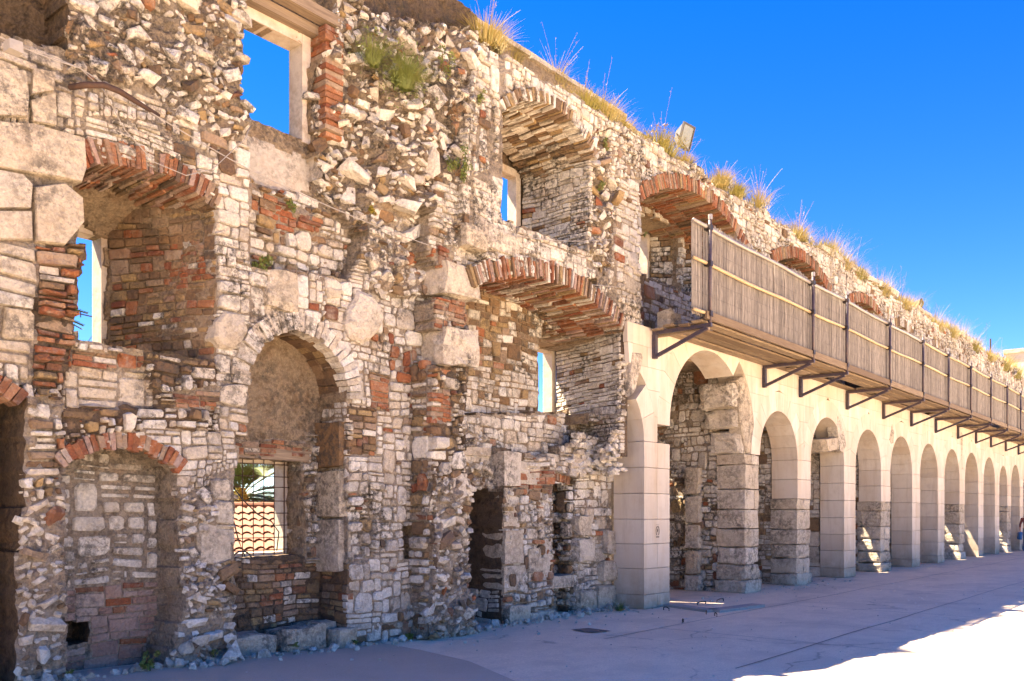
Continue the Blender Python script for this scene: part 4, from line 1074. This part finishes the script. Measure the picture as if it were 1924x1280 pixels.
for k in range(len(px_)):
    xa,xb=xe[k],xe[k+1]; x0=xa-.42 if k==0 else xa
    for q,z in enumerate((ZD+.045,ZD+.86,ZTOP-.12)):
        m=MB(); n=max(3,int((xb-x0)/.45)); pts=[(x0-.06*(k==0)+(xb-x0+.1)*t/n,YP-.002-.004*(t%2),z+.012*math.sin(k*3+t*.9+q)) for t in range(n+1)]
        rd=[.027+.005*random.random() for _ in pts]; m.tube(pts,rd,8); m.build('rail','bamboo' if (q==1 or (q==2 and k>3) or (q==0)) else 'grey_pipe',swr,smooth=True)
    # reeds
    m=MB(); x=x0
    while x<xb-.01:
        r=random.uniform(.005,.0095); y=YP+.055+random.uniform(-.008,.008)+.012*math.sin(x*5+k); zt=ZTOP-.02+.03*math.sin(x*2.3)+random.uniform(-.05,.0)+(.04 if random.random()<.1 else 0); zb=ZD+.02+random.uniform(-.04,.03)
        tl=random.uniform(-.012,.012)
        V=[(x-r+0,y,zb),(x,y-r,zb),(x+r,y,zb),(x-r+tl,y,zt),(x+tl,y-r,zt),(x+r+tl,y,zt),(x,y+r,zb),(x+tl,y+r,zt)]
        m.add(V,[(0,1,4,3),(1,2,5,4),(2,6,7,5),(6,0,3,7),(3,4,5,7),(0,6,2,1)]); x+=r*1.75
    o=m.build('reed_screen','reed',swr,'stuff')
    m=MB()
    for z in np.arange(ZD+.12,ZTOP-.05,.25): m.tube([(x0,YP+.036,z),(xb,YP+.036,z+.005)],.0012,3,caps=False)
    m.build('wire','clamp_steel',swr)
    # deck boards
    nb=6
    for i in range(nb):
        ya=6.80+i*.255
        if (k*7+i)%11==5 and k: continue
        m=MB(); za=ZD-.055-.03*(i%2)*(random.random()<.3)
        xx0=(13.05 if k==0 else xa)-random.uniform(0,.18)*(k>0); xx1=xb+random.uniform(0,.18)
        m.box(xx0,xx1,ya+random.uniform(0,.03),ya+.215+random.uniform(-.03,.012),za-.034-.002*(k%2),za-.002*(k%2),.006); m.build('plank','plank_wood',swr)
    m=MB(); m.box(xa-.1 if k else 13.05,xb+.02,6.72,6.765,ZD-.06-.003*(k%2),ZD+.07,.004); m.build('toe_board','plank_wood',swr)
    if k:
        m=MB(); m.beam((xa+.12,6.8,ZD-.135),(xa+.12+random.uniform(-.1,.1),8.2,ZD-.14),.09,.06); m.build('joist','beam_wood',swr)
        if k%2: 
            m=MB(); xm=(xa+xb)/2; m.box(xm-.5,xm+.35,7.3,7.5,ZD-.17,ZD-.14,.01); m.build('loose_board','beam_wood',swr)
m=MB(); m.beam((13.3,6.82,ZD-.10-.04),(13.3,8.3,ZD-.14),.1,.1); m.build('joist','beam_wood',swr)
m=MB(); m.add(*worn(13.45,13.85,7.6,7.9,ZD-.05,ZD+.30,.05,.3)); o=m.build('stone_block','old_block'); tag(o,'grey stone lump lying on the walkway at its near end','stone')
#==================================================================== TERRACE DETAILS
m=MB(); 
c=[PG(1072,1184),PG(1105,1181),PG(1148,1186),PG(1112,1190)]
m.add([(x,y,gz(x,y)+.012) for x,y in c],[(0,1,2,3)]); o=m.build('ground_cover','metal_cover'); tag(o,'dark square metal inspection cover set in the paving','cover')
m=MB(); a1=PG(1258,1139); a2=PG(1340,1150); a3=PG(1425,1139)
for (p,q) in ((a1,a2),(a2,a3)): m.beam((p[0],p[1],.015),(q[0],q[1],.015),.26,.05)
o=m.build('kerb_slab','kerb_stone'); tag(o,'low grey angled kerb strip on the ground past the first pier','kerb')
def hook(u,v,L,lab,a=0):
    x,y=PG(u,v); m=MB(); d=(math.cos(a),math.sin(a))
    pts=[(x-d[0]*L/2,y-d[1]*L/2,.0),(x-d[0]*L/2,y-d[1]*L/2,.04),(x,y,.055),(x+d[0]*L/2,y+d[1]*L/2,.045),(x+d[0]*L/2*1.05,y+d[1]*L/2*1.05,0)]
    m.tube(pts,.009,6); o=m.build('rebar_stub','iron'); tag(o,lab,'rebar','rusty iron stubs in the paving')
hook(1318,1136,.3,'long bent rusty iron bar lying flat before the second pier',0)
hook(1353,1131,.32,'straight rusty iron bar nearest the old second pier',.1)
hook(1252,1147,.14,'small iron hook at the foot of the first pier',1.2)
hook(1327,1154,.08,'short iron stub on the paving inside the kerb bend',.5)
hook(1345,1158,.1,'curled iron stub in front of the kerb bend',.8)
hook(1283,1170,.07,'isolated iron stub on a crack nearest the camera',.3)
#==================================================================== CABLES
def sag(p,q,s,n=14):
    p,q=np.array(p),np.array(q); return [tuple(p+(q-p)*t+np.array([0,0,-4*s*t*(1-t)])) for t in np.linspace(0,1,n)]
def W3(u,v,Y): X,Z=P(u,v,Y); return (X,Y,Z)
m=MB(); pts=sag(W3(-20,60,8.0),W3(150,128,8.05),.02,5)+sag(W3(150,128,8.05),W3(470,320,8.15),.02,8)[1:]+sag(W3(470,320,8.15),W3(1165,540,7.82),.25,26)[1:]
m.tube(pts,.0055,6); o=m.build('overhead_cable','white_cable',smooth=True); tag(o,'long pale cable sagging across the ruined wall above the arches','cable')
m=MB(); pts=[W3(45,85,8.02),W3(150,128,8.1)]+[W3(195,170,8.1),W3(235,245,8.1),W3(290,305,8.1),W3(350,330,8.1),W3(400,318,8.1),W3(440,280,8.12),W3(460,262,8.15),W3(470,237,8.2)]
m.tube(pts,.0045,6); o=m.build('loose_cable','white_cable',smooth=True); tag(o,'thin pale cable looping under the upper left window','cable')
m=MB(); pts=sag(W3(967,443,7.83),W3(1150,450,7.83),.05,8); m.tube(pts,.005,6); o=m.build('thin_cable','white_cable',smooth=True); tag(o,'short thin cable along the sill of the middle upper window','cable')
jx,jz=P(24,88,8.0); m=MB(); m.box(jx-.05,jx+.06,7.95,8.06,jz-.045,jz+.045,.008); o=m.build('junction_box','white_cable'); tag(o,'small white junction box hanging on the cable at upper left','box')
m=MB(); pts=[W3(132,164,8.2),W3(160,160,8.0),W3(195,160,7.95),W3(225,172,7.95),W3(262,195,8.0),W3(298,217,8.15)]
m.tube(pts,[.028,.03,.03,.028,.024,.018],8); o=m.build('iron_bar','iron',smooth=True); tag(o,'bent rusty iron bar jutting from the wall at upper left','bar')
m=MB(); pts=[W3(438,915,9.1),W3(455,938,9.1),W3(485,967,9.1),W3(510,980,9.1),W3(524,1000,9.1),W3(520,1035,9.1)]
m.tube(pts,.008,6)
q=[W3(437+18+18*math.cos(t),1052+16*math.sin(t),9.0-.02*t) for t in np.linspace(0,11,34)]; m.tube(q,.010,6)
m.tube([W3(438,975,9.1),W3(448,1015,9.1),W3(460,1045,9.0)],.009,6)
o=m.build('coiled_cable','black_cable',smooth=True); tag(o,'black cable coiled on the grille of the low window','cable')
#==================================================================== FLOODLIGHTS
def flood(x,y,z,yaw,pitch,s,label):
    r=empty('floodlight',(x,y,z),label,'floodlight','floodlights on the wall top'); 
    Mt=Matrix.Rotation(yaw,4,'Z')@Matrix.Rotation(pitch,4,'Y')
    def tr(pts,up=.32): return [tuple(Mt@Vector(p)*s+Vector((0,0,up*s))) for p in pts]
    def pt(name,V,F,mat,par=r): return ob(name,mesh_np(name,np.array(V),F,mat),par)
    # housing: tapered back, front face along +x
    back=[(-.22,a*.10,b*.09) for a in (-1,1) for b in (-1,1)]; fr=[(0,a*.2,b*.24) for a in (-1,1) for b in (-1,1)]
    pt('housing',tr(back+fr),BOXF,'lamp_grey')
    f0=[(0.0,a*.22,b*.26) for a in (-1,1) for b in (-1,1)]; f1=[(.05,a*.22,b*.26) for a in (-1,1) for b in (-1,1)]
    # frame ring
    V=[];F=[]
    for xx in (0.001,.05):
        for k_ in (1,.86): V+=[(xx,-.22*k_,-.26*k_),(xx,.22*k_,-.26*k_),(xx,.22*k_,.26*k_),(xx,-.22*k_,.26*k_)]
    for i in range(4):
        j=(i+1)%4; F+=[(i,j,8+j,8+i),(8+i,8+j,12+j,12+i),(4+j,4+i,12+i,12+j)]
    pt('bezel',tr(V),F,'lamp_dark'); 
    pt('glass',tr([(.03,-.19,-.225),(.03,.19,-.225),(.03,.19,.225),(.03,-.19,.225)]),[(0,1,2,3)],'lamp_glass')
    m=MB(); m.tube([tr([(.034,0,-.06)])[0],tr([(.045,0,-.06)])[0]],.045*s,12); ob('reflector_cap',mesh_np('c',np.concatenate(m.V),m.F,'lamp_grey'),r)
    m=MB(); 
    for sd_ in (-1,1): p=tr([(-.08,sd_*.235,0)])[0]; m.beam(p,(0,sd_*.05*s,.02*s),.04*s,.012*s)
    m.tube([(0,0,-.22*s),(0,0,.08*s)],.02*s,8); ob('yoke',mesh_np('y',np.concatenate(m.V),m.F,'grey_pipe'),r)
fx,fz=P(1288,262,8.15); flood(fx,8.15,fz-.22,R(-95),R(18),.85,'large tilted floodlight on the wall top above the first brick arch')
fx,fz=P(1724,587,8.2); flood(fx,8.2,fz-.35,R(-80),R(20),1.3,'distant small floodlight on the wall top above the walkway')
#==================================================================== VEGETATION
def blades(m,c,n,h,spread,wd,lean=.5,droop=.3,seg=3):
    for i in range(n):
        a=random.uniform(0,2*math.pi); ln=random.uniform(.1,1)*lean; hh=h*random.uniform(.45,1.1); r0=spread*random.random()
        bx,by=c[0]+r0*math.cos(a),c[1]+r0*math.sin(a)*.7; ww=wd*random.uniform(.6,1.2); pa=a+math.pi/2+random.uniform(-.5,.5)
        V=[]
        for s in range(seg+1):
            t=s/seg; o_=ln*hh*(t**1.5); z=c[2]+hh*(t-droop*ln*t*t*.8)
            w_=ww*(1-t*.9); V+= [(bx+o_*math.cos(a)-w_*math.cos(pa),by+o_*math.sin(a)-w_*math.sin(pa),z),(bx+o_*math.cos(a)+w_*math.cos(pa),by+o_*math.sin(a)+w_*math.sin(pa),z)]
        m.add(V,[(2*s,2*s+1,2*s+3,2*s+2) for s in range(seg)])
def stalks(m,c,n,h,lean=.45,heads=True):
    for i in range(n):
        a=random.uniform(0,2*math.pi); ln=random.uniform(.1,1)*lean; hh=h*random.uniform(.5,1.1)
        pts=[(c[0]+ln*hh*t**1.3*math.cos(a)+random.uniform(-.01,.01),c[1]+ln*hh*t**1.3*math.sin(a),c[2]+hh*t) for t in (0,.35,.7,1)]
        m.tube(pts,[.0045,.004,.003,.002],3,caps=False)
        if heads:
            for q in range(9):
                t=random.uniform(.55,1); p=np.array(pts[0])*0+np.array([c[0]+ln*hh*t**1.3*math.cos(a),c[1]+ln*hh*t**1.3*math.sin(a),c[2]+hh*t]); d=rng.normal(size=3)*.014
                m.add([p-d*.3,p+d,p+d*.5+rng.normal(size=3)*.008],[(0,1,2)])
def topz(x,Y=8.45):
    return 8.30 if x<13.6 else 8.38
def tuft(u,v,sz,label,kindm='straw',Y=8.5,flow=0,stalk=6,n=130):
    X,Z=P(u,v,Y)
    root=empty('dry_grass_tuft',(X,Y,Z),label,'grass tuft','dry grass tufts on the wall top')
    m=MB(); blades(m,(X,Y,Z-.07),int(n*3.8),.40*sz,.30*sz,.0065,1.15,.45); m.build('blades',kindm,root)
    if stalk: m=MB(); stalks(m,(X,Y,Z),stalk*2,.7*sz,.9); m.build('stalks','seed_stalk',root)
    if flow:
        m=MB()
        for i in range(flow):
            d=rng.normal(size=3); d/=np.linalg.norm(d); d[2]=abs(d[2]); p=np.array([X,Y,Z+.1])+d*np.array([.3,.25,.36])*sz*rng.uniform(.8,1.05)
            for _ in range(4): q=rng.normal(size=3)*.022; m.add([p,p+q,p+rng.normal(size=3)*.018],[(0,1,2)])
        m.build('flower_heads','seed_stalk',root,'stuff')
T=[(915,75,.8,'straw','above the left rubble scar, on the back coping'),(960,110,.6,'straw','small and thin beside the first tall stalks'),(1045,150,.9,'seed','tall with pink seed stalks over the first stone arch'),
(1095,205,.85,'green','yellow-green beside the stone arch end'),(1130,225,.9,'straw','broad and golden right of the stone arch'),(1165,240,.6,'straw','low, between the golden one and the round bush'),
(1240,285,1.0,'green','round and bushy with flower heads left of the big floodlight'),(1285,305,.6,'straw','small, directly under the big floodlight'),(1355,340,.75,'straw','pale, over the middle of the first brick arch'),
(1385,358,.6,'green','low, right of the pale one over the brick arch'),(1425,378,.9,'seed','wispy with stalks at the right haunch of the first brick arch'),(1500,440,.9,'seed','sparse and tall above the second brick arch'),
(1545,470,.8,'green','greenish at the end of the second brick arch'),(1578,500,.9,'straw','wide golden, with long stalks over the third post'),(1603,520,.9,'green','tall orange-green above a drop in the wall'),
(1650,550,.8,'straw','pale and low left of the small arch'),(1690,575,.95,'straw','upright golden just left of the far floodlight'),(1755,615,.8,'straw','low, right of the far floodlight'),
(1780,628,.9,'straw','round golden, second right of the far floodlight'),(1822,655,1.0,'green','hanging green over the distant wall face'),(1850,672,1.1,'straw','orange clump before the rusty mast'),(1878,690,1.2,'green','green leafy clump near the far end'),(1900,705,1.3,'green','last bright green clump by the end tower')]
for (u,v,sz,kd,lb) in T:
    mt={'straw':'straw','green':'green_straw','seed':'straw'}[kd]
    Y=9.75 if u<1080 and u!=915 else 8.12
    tuft(u,v+6,sz*(1.25 if u<1600 else 1.7),'dry grass tuft '+lb,mt,Y,flow=70 if u==1240 else 0,stalk=8 if kd=='seed' else 3,n=int((130 if kd!='seed' else 60)*(2.2 if u==1240 else 1.3)))
m=MB()
for k in range(1500):
    x=8.8+38*rng.random()**.8; y=rng.uniform(7.95,8.8); blades(m,(x,y,8.02 if x>12.9 else 7.95),12,(.17 if x<18 else .42)*(.5+abs(float(vn(x*.9,y,0,5)))*1.8),.14,.006,1.1,.4)
o=m.build('wall_top_grass','straw'); tag(o,'thin dry grass all along the broken wall top','grass',kind='stuff')
def bush(name,u,v,sz,label,Y=8.0,mat='leaf',n=420,flat=.6,ls=.022,cat='shrub',stem=True,grp='plants growing from the ruined wall'):
    if u>840 and v<560: Y-=.30
    X,Z=P(u,v,Y); root=empty(name,(X,Y,Z),label,cat,grp); m=MB()
    cl=[(rng.normal(size=3)*np.array([.5,.35,.5])*sz,rng.uniform(.25,.5)*sz) for _ in range(7)]
    for i in range(n):
        c_,r_=cl[i%7]; d=rng.normal(size=3); d/=np.linalg.norm(d); p=np.array([X,Y,Z])+c_+d*r_*rng.uniform(.3,1)**.5*np.array([1,flat,1.1])
        a_=rng.normal(size=3); a_/=np.linalg.norm(a_); b_=np.cross(a_,rng.normal(size=3)); b_/=np.linalg.norm(b_)+1e-6; l=ls*rng.uniform(.5,1.3)
        m.add([p-a_*l,p+b_*l*.38,p+a_*l,p-b_*l*.38],[(0,1,2,3)])
    m.build('foliage',mat,root)
    if stem:
        m=MB()
        for c_,r_ in cl: m.tube([(X,Y+.15,Z-.3*sz),(X+c_[0]*.5,Y+c_[1]*.5+.05,Z+c_[2]*.3-.1*sz),(X+c_[0],Y+c_[1],Z+c_[2])],[.008,.006,.003],4)
        m.build('stem','brown_leaf',root)
def spiky(name,u,v,sz,label,Y=8.0,mat='green_straw',n=220,grp='plants growing from the ruined wall'):
    if u>840 and v<560: Y-=.30
    X,Z=P(u,v,Y); root=empty(name,(X,Y,Z),label,'plant',grp); m=MB(); blades(m,(X,Y,Z-.05),n*3,sz,.09,.0026,1.3,.5); m.build('blades',mat,root)
    if mat=='leaf' and sz>.3:
        m=MB()
        for i in range(n*2):
            d=rng.normal(size=3)*np.array([.42,.2,.36])*sz; p=np.array([X,Y,Z+sz*.35])+d; a_=rng.normal(size=3)*.012; b_=rng.normal(size=3)*.005; m.add([p-a_,p+b_,p+a_,p-b_],[(0,1,2,3)])
        m.build('foliage','leaf',root)
spiky('wild_shrub',762,160,.42,'large feathery yellow-green shrub growing in the top of the rubble scar',7.95,'leaf',520)
spiky('wild_shrub',700,115,.40,'tall thin green weed left of the large feathery shrub',8.05,'leaf',150)
bush('wild_shrub',845,120,.16,'small dark leafy shrub right of the large feathery shrub',8.05,'leaf',240)
bush('wild_shrub',873,318,.17,'bright green leafy shrub at the edge of the white ashlar',8.0,'leaf',420)
bush('wild_shrub',858,305,.13,'dark trailing plant left of the bright leafy shrub',8.15,'leaf',240)
bush('wild_shrub',790,355,.12,'brownish dry twigs below the middle of the scar',8.1,'brown_leaf',260)
bush('wild_shrub',855,205,.11,'small rust-brown plant beside the wall corner below the coping',8.1,'brown_leaf',200)
bush('wild_shrub',905,180,.09,'tiny green plant on the corner beside the first stone arch',8.1,'leaf',150)
bush('wild_shrub',700,395,.06,'tiny yellow-flowering plant under the sunlit stones',8.05,'yellow_leaf',130)
bush('wild_shrub',835,455,.12,'dark moss clump above the projecting blocks',8.1,'leaf',240)
bush('wild_shrub',548,388,.07,'small dark plant on the wall under the grey sill',8.45,'leaf',130)
bush('wild_shrub',490,500,.12,'dark green creeper at the left of the ledge over the round niche',8.35,'leaf',260)
spiky('wild_shrub',545,518,.16,'reddish dry twigs along the ledge over the round niche',8.4,'brown_leaf',170)
spiky('wild_shrub',595,528,.14,'reddish dry twigs at the right end of the ledge',8.42,'brown_leaf',120)
spiky('wild_shrub',1098,490,.28,'dry brown grass clump on the sill of the middle upper window',8.3,'straw',150)
bush('wild_shrub',1130,350,.14,'olive clump hanging on the rubble right of the middle upper window',8.25,'leaf',260)
bush('wild_shrub',1138,270,.09,'small olive clump above the hanging one, near the wall top',8.25,'leaf',120)
bush('wild_shrub',1213,440,.04,'tiny green sprig on the edge of the first brick arch',8.2,'leaf',60)
bush('wild_shrub',1178,430,.04,'tiny green sprig on the white wall before the first brick arch',8.2,'leaf',60)
bush('wild_shrub',283,1246,.09,'low green weed at the foot of the blocked doorway',8.15,'leaf',260)
bush('wild_shrub',770,1196,.05,'small green weed at the wall foot right of the round niche',8.2,'leaf',120)
for k_,(u_,v_,lb_) in enumerate(((402,1228,'left of the bench stones'),(556,1213,'between two bench stones'),(668,1206,'at the corner right of the round niche'),(884,1192,'at the foot of the rubble stub'),(1048,1160,'beside the pilaster base'),(130,1266,'at the left foot of the blocked doorway'))):
    bush('wild_shrub',u_,v_,.035,'tiny green weed on the paving '+lb_,8.2,'leaf',70,ls=.016)
spiky('wild_shrub',1165,1142,.22,'dark weed at the left foot of the first pale pier',8.0,'leaf',70)
#==================================================================== BEYOND THE WALL
# tiled roof seen through the low window
hr=empty('tiled_house',(9.6,13,-4.5),'low house with a terracotta barrel tile roof seen through the grille','house')
ex,ez,ey=8.8,.78,11.3; rx,rz_,ry=9,1.72,14.2
m=MB(); m.box(5.5,14,ey+.1,17.1,-4.5,.75); m.build('wall','house_wall',hr)
m=MB(); m.add([(5.3,ey,ez-.04),(14.2,ey,ez-.04),(14.2,ry,rz_-.04),(5.3,ry,rz_-.04),(5.3,17.1,ez-.04),(14.2,17.1,ez-.04)],[(0,1,2,3),(3,2,5,4)]); m.build('roof_base','roof_tile',hr)
sl=math.hypot(ry-ey,rz_-ez); uy,uz=(ry-ey)/sl,(rz_-ez)/sl
def tile():
    V=[];F=[];L=.44;n=6
    for e in (0,1):
        rr=.095 if e==0 else .075
        for th in (0,.014):
            for i in range(n+1):
                t=math.pi*i/n; x=(rr+th)*math.cos(t); h=(rr+th)*math.sin(t)*.8; V.append((x,e*L*uy-h*uz,e*L*uz+h*uy+ (0 if e else .018)))
    o_=n+1
    for i in range(n): F+=[(o_+i,o_+i+1,3*o_+i+1,3*o_+i),(i+1,i,2*o_+i,2*o_+i+1),(i,i+1,o_+i+1,o_+i)]
    F+=[(0,o_,3*o_,2*o_),(n,2*o_+n,3*o_+n,o_+n)]
    return np.array(V),F
tV,tF=tile(); tm=mesh_np('roof_tile',tV,tF,'roof_tile',smooth=False)
tiles=[]
for i in range(34):
    for j in range(8):
        x=6.2+i*.2; s=j*.36; tiles.append((x+random.uniform(-.006,.006),ey+s*uy,ez+s*uz))
for p in tiles[:290]:
    o=bpy.data.objects.new('roof_tile',tm); COL.objects.link(o); o.parent=hr; o.location=(p[0]-9.6,p[1]-13,p[2]+4.5)
for i in range(16):
    m=MB(); x=6.2+i*.44; n=7; V=[];F=[]
    for e in (0,1):
        for k in range(n+1):
            t=math.pi*k/n; V.append((x+e*.46,ry-.13*math.cos(t)*(1-.1*e),rz_+.02+.10*math.sin(t)*(1-.1*e)))
    for k in range(n): F.append((k,k+1,n+1+k+1,n+1+k))
    m.add(V,F); m.build('ridge_tile','roof_tile',hr)
def palm(x,y,z0,zc,label,nf=34,L=2.6):
    r=empty('palm_tree',(x,y,z0),label,'palm tree','palm trees beyond the wall')
    m=MB(); m.tube([(x,y,z0),(x+.1,y,(z0+zc)/2),(x,y,zc)],[.3,.24,.2],10); m.build('trunk','brown_leaf',r)
    m=MB()
    for i in range(nf):
        a=i*2.399; el=R(random.uniform(-25,75)); l=L*random.uniform(.8,1.1); pts=[]
        for s in range(12):
            t=s/11; e2=el-t*1.3; pts.append(None)
        p=np.array([x,y,zc]); e2=el
        prev=p.copy(); path=[p.copy()]
        for s in range(12):
            d=np.array([math.cos(a)*math.cos(e2),math.sin(a)*math.cos(e2),math.sin(e2)]); p=p+d*l/12; e2-=.11; path.append(p.copy())
            if s>1:
                side=np.array([-math.sin(a),math.cos(a),0]); ll=l*.17*math.sin(min(1,(s+1)/6)*1.57)*(1.25-s/12)
                for sg in (-1,1):
                    for q in (0,.33,.66):
                        b=path[-2]+(p-path[-2])*q; tip=b+side*sg*ll+d*ll*.7+np.array([0,0,ll*.25]); up=np.array([0,0,.016])
                        m.add([b-d*.04,b+d*.04,tip],[(0,1,2)])
        m.tube([tuple(q) for q in path],[.018]*6+[.01]*7,4,caps=False)
    m.build('crown','palm_leaf',r)
x_,z_=P(448,905,19.0); palm(x_-.6,18,-4.5,2.0,'palm tree behind the tiled roof seen through the grille',44,2.9)
x_,z_=P(120,625,20.0); palm(x_-1.3,20,-4.5,z_-.3,'palm tree top just peeping past the ragged brick jamb',30,2.0)
bush('yellow_bush',452,945,.35,'yellow flowering bush above the roof ridge behind the grille',16.0,'yellow_leaf',600,.9,.05,'bush',False,None)
x_,z_=P(183,660,16.0)
m=MB(); m.tube([(x_,16,-1),(x_,16,z_+1.1)],.02,6); m.tube([(x_-.3,16,z_+.62),(x_+.02,16,z_+.6)],.012,5); m.tube([(x_-.3,16,z_+.56),(x_-.3,16,z_+.68)],.01,4); m.tube([(x_,16,z_+.4),(x_-.6,16,z_-.5)],.006,4)
o=m.build('antenna_mast','clamp_steel'); tag(o,'thin antenna mast visible through the left window','antenna')
m=MB(); x_,z_=P(1861,690,9.0); m.tube([(x_,9.0,7.7),(x_,9.0,z_+1.3)],.035,6); o=m.build('rusty_mast','iron'); tag(o,'thin rusty mast standing on the far wall top','mast')
# end tower
et=empty('end_tower',(52,7,0),'tall pale stone tower closing the far end of the arcade','tower')
m=MB(); m.box(49.6,56,5.5,9.2,0,9.6); m.build('tower_wall','house_wall',et)
m=MB(); m.box(49.5,56.1,5.4,9.3,9.6,9.8); m.build('cornice','old_block',et)
for k in range(3):
    m=MB(); m.box(49.55,49.63,6.2+k,6.7+k,6,7.4); m.build('window','lamp_dark',et)
#==================================================================== PERSON
def person(x,y,yaw):
    r=empty('person',(x,y,0),'person in a dark red top and jeans carrying a blue bag at the far right','person',rz=yaw)
    J={'pel':(0,0,.95,.15),'wa':(0,0,1.1,.13),'ch':(0.01,0,1.32,.16),'nk':(.02,0,1.48,.06),'hd':(.04,0,1.60,.085),'ht':(.04,0,1.69,.08),
       'ls':(.0,.19,1.42,.06),'le':(-.05,.27,1.16,.045),'lw':(.04,.30,.93,.032),'lh':(.07,.30,.86,.03),'rs':(0,-.19,1.42,.06),'re':(.02,-.27,1.15,.045),'rw':(.12,-.28,.92,.032),'rh':(.15,-.28,.85,.03),
       'lt':(.0,.1,.9,.09),'lk':(.14,.1,.52,.06),'la':(.1,.1,.1,.045),'lf':(.26,.1,.04,.04),'rt':(0,-.1,.9,.09),'rk':(-.02,-.1,.5,.06),'ra':(-.26,-.1,.14,.045),'rf':(-.14,-.1,.04,.04)}
    E=[('pel','wa'),('wa','ch'),('ch','nk'),('nk','hd'),('hd','ht'),('ch','ls'),('ls','le'),('le','lw'),('lw','lh'),('ch','rs'),('rs','re'),('re','rw'),('rw','rh'),('pel','lt'),('lt','lk'),('lk','la'),('la','lf'),('pel','rt'),('rt','rk'),('rk','ra'),('ra','rf')]
    ks=list(J); me=bpy.data.meshes.new('body'); me.from_pydata([J[k][:3] for k in ks],[(ks.index(a),ks.index(b)) for a,b in E],[])
    o=ob('body',me,r); sm=o.modifiers.new('s','SKIN')
    for v,k in zip(me.skin_vertices[0].data,ks): v.radius=(J[k][3],J[k][3]); v.use_root=(k=='pel')
    su=o.modifiers.new('u','SUBSURF'); su.levels=1; su.render_levels=1
    dg=bpy.context.evaluated_depsgraph_get(); nm=bpy.data.meshes.new_from_object(o.evaluated_get(dg)); o.modifiers.clear(); o.data=nm
    for mm in ('skin','red_cloth','jeans'): nm.materials.append(MAT[mm])
    for p in nm.polygons:
        z=p.center.z; p.material_index=0 if z>1.46 or (z<1.05 and abs(p.center.y)>.22 and z>.78) else (1 if z>.98 else 2); p.use_smooth=True
    m=MB(); V,F=SUB3; Vn=V/np.linalg.norm(V,axis=1)[:,None]*np.array([.115,.1,.11])+np.array([.02,0,1.69]); m.add(Vn,F)
    ob('hair',mesh_np('hair',np.concatenate(m.V),m.F,'hair',smooth=True),r)
    bg_=empty('shoulder_bag',(x,y,0),'blue bag held by the person at the far right','bag',rz=yaw)
    V,F=worn(.02,.42,-.38,-.24,.52,.84,.03,.25); ob('bag_body',mesh_np('b',V,F,'blue_cloth',smooth=True),bg_)
    m=MB(); m.tube([(.1,-.31,.8),(.15,-.30,.88),(.3,-.31,.8)],.012,6); ob('strap',mesh_np('s',np.concatenate(m.V),m.F,'blue_cloth'),bg_)
pxx,pyy=PG(1930,1037); person(pxx,pyy,R(200))
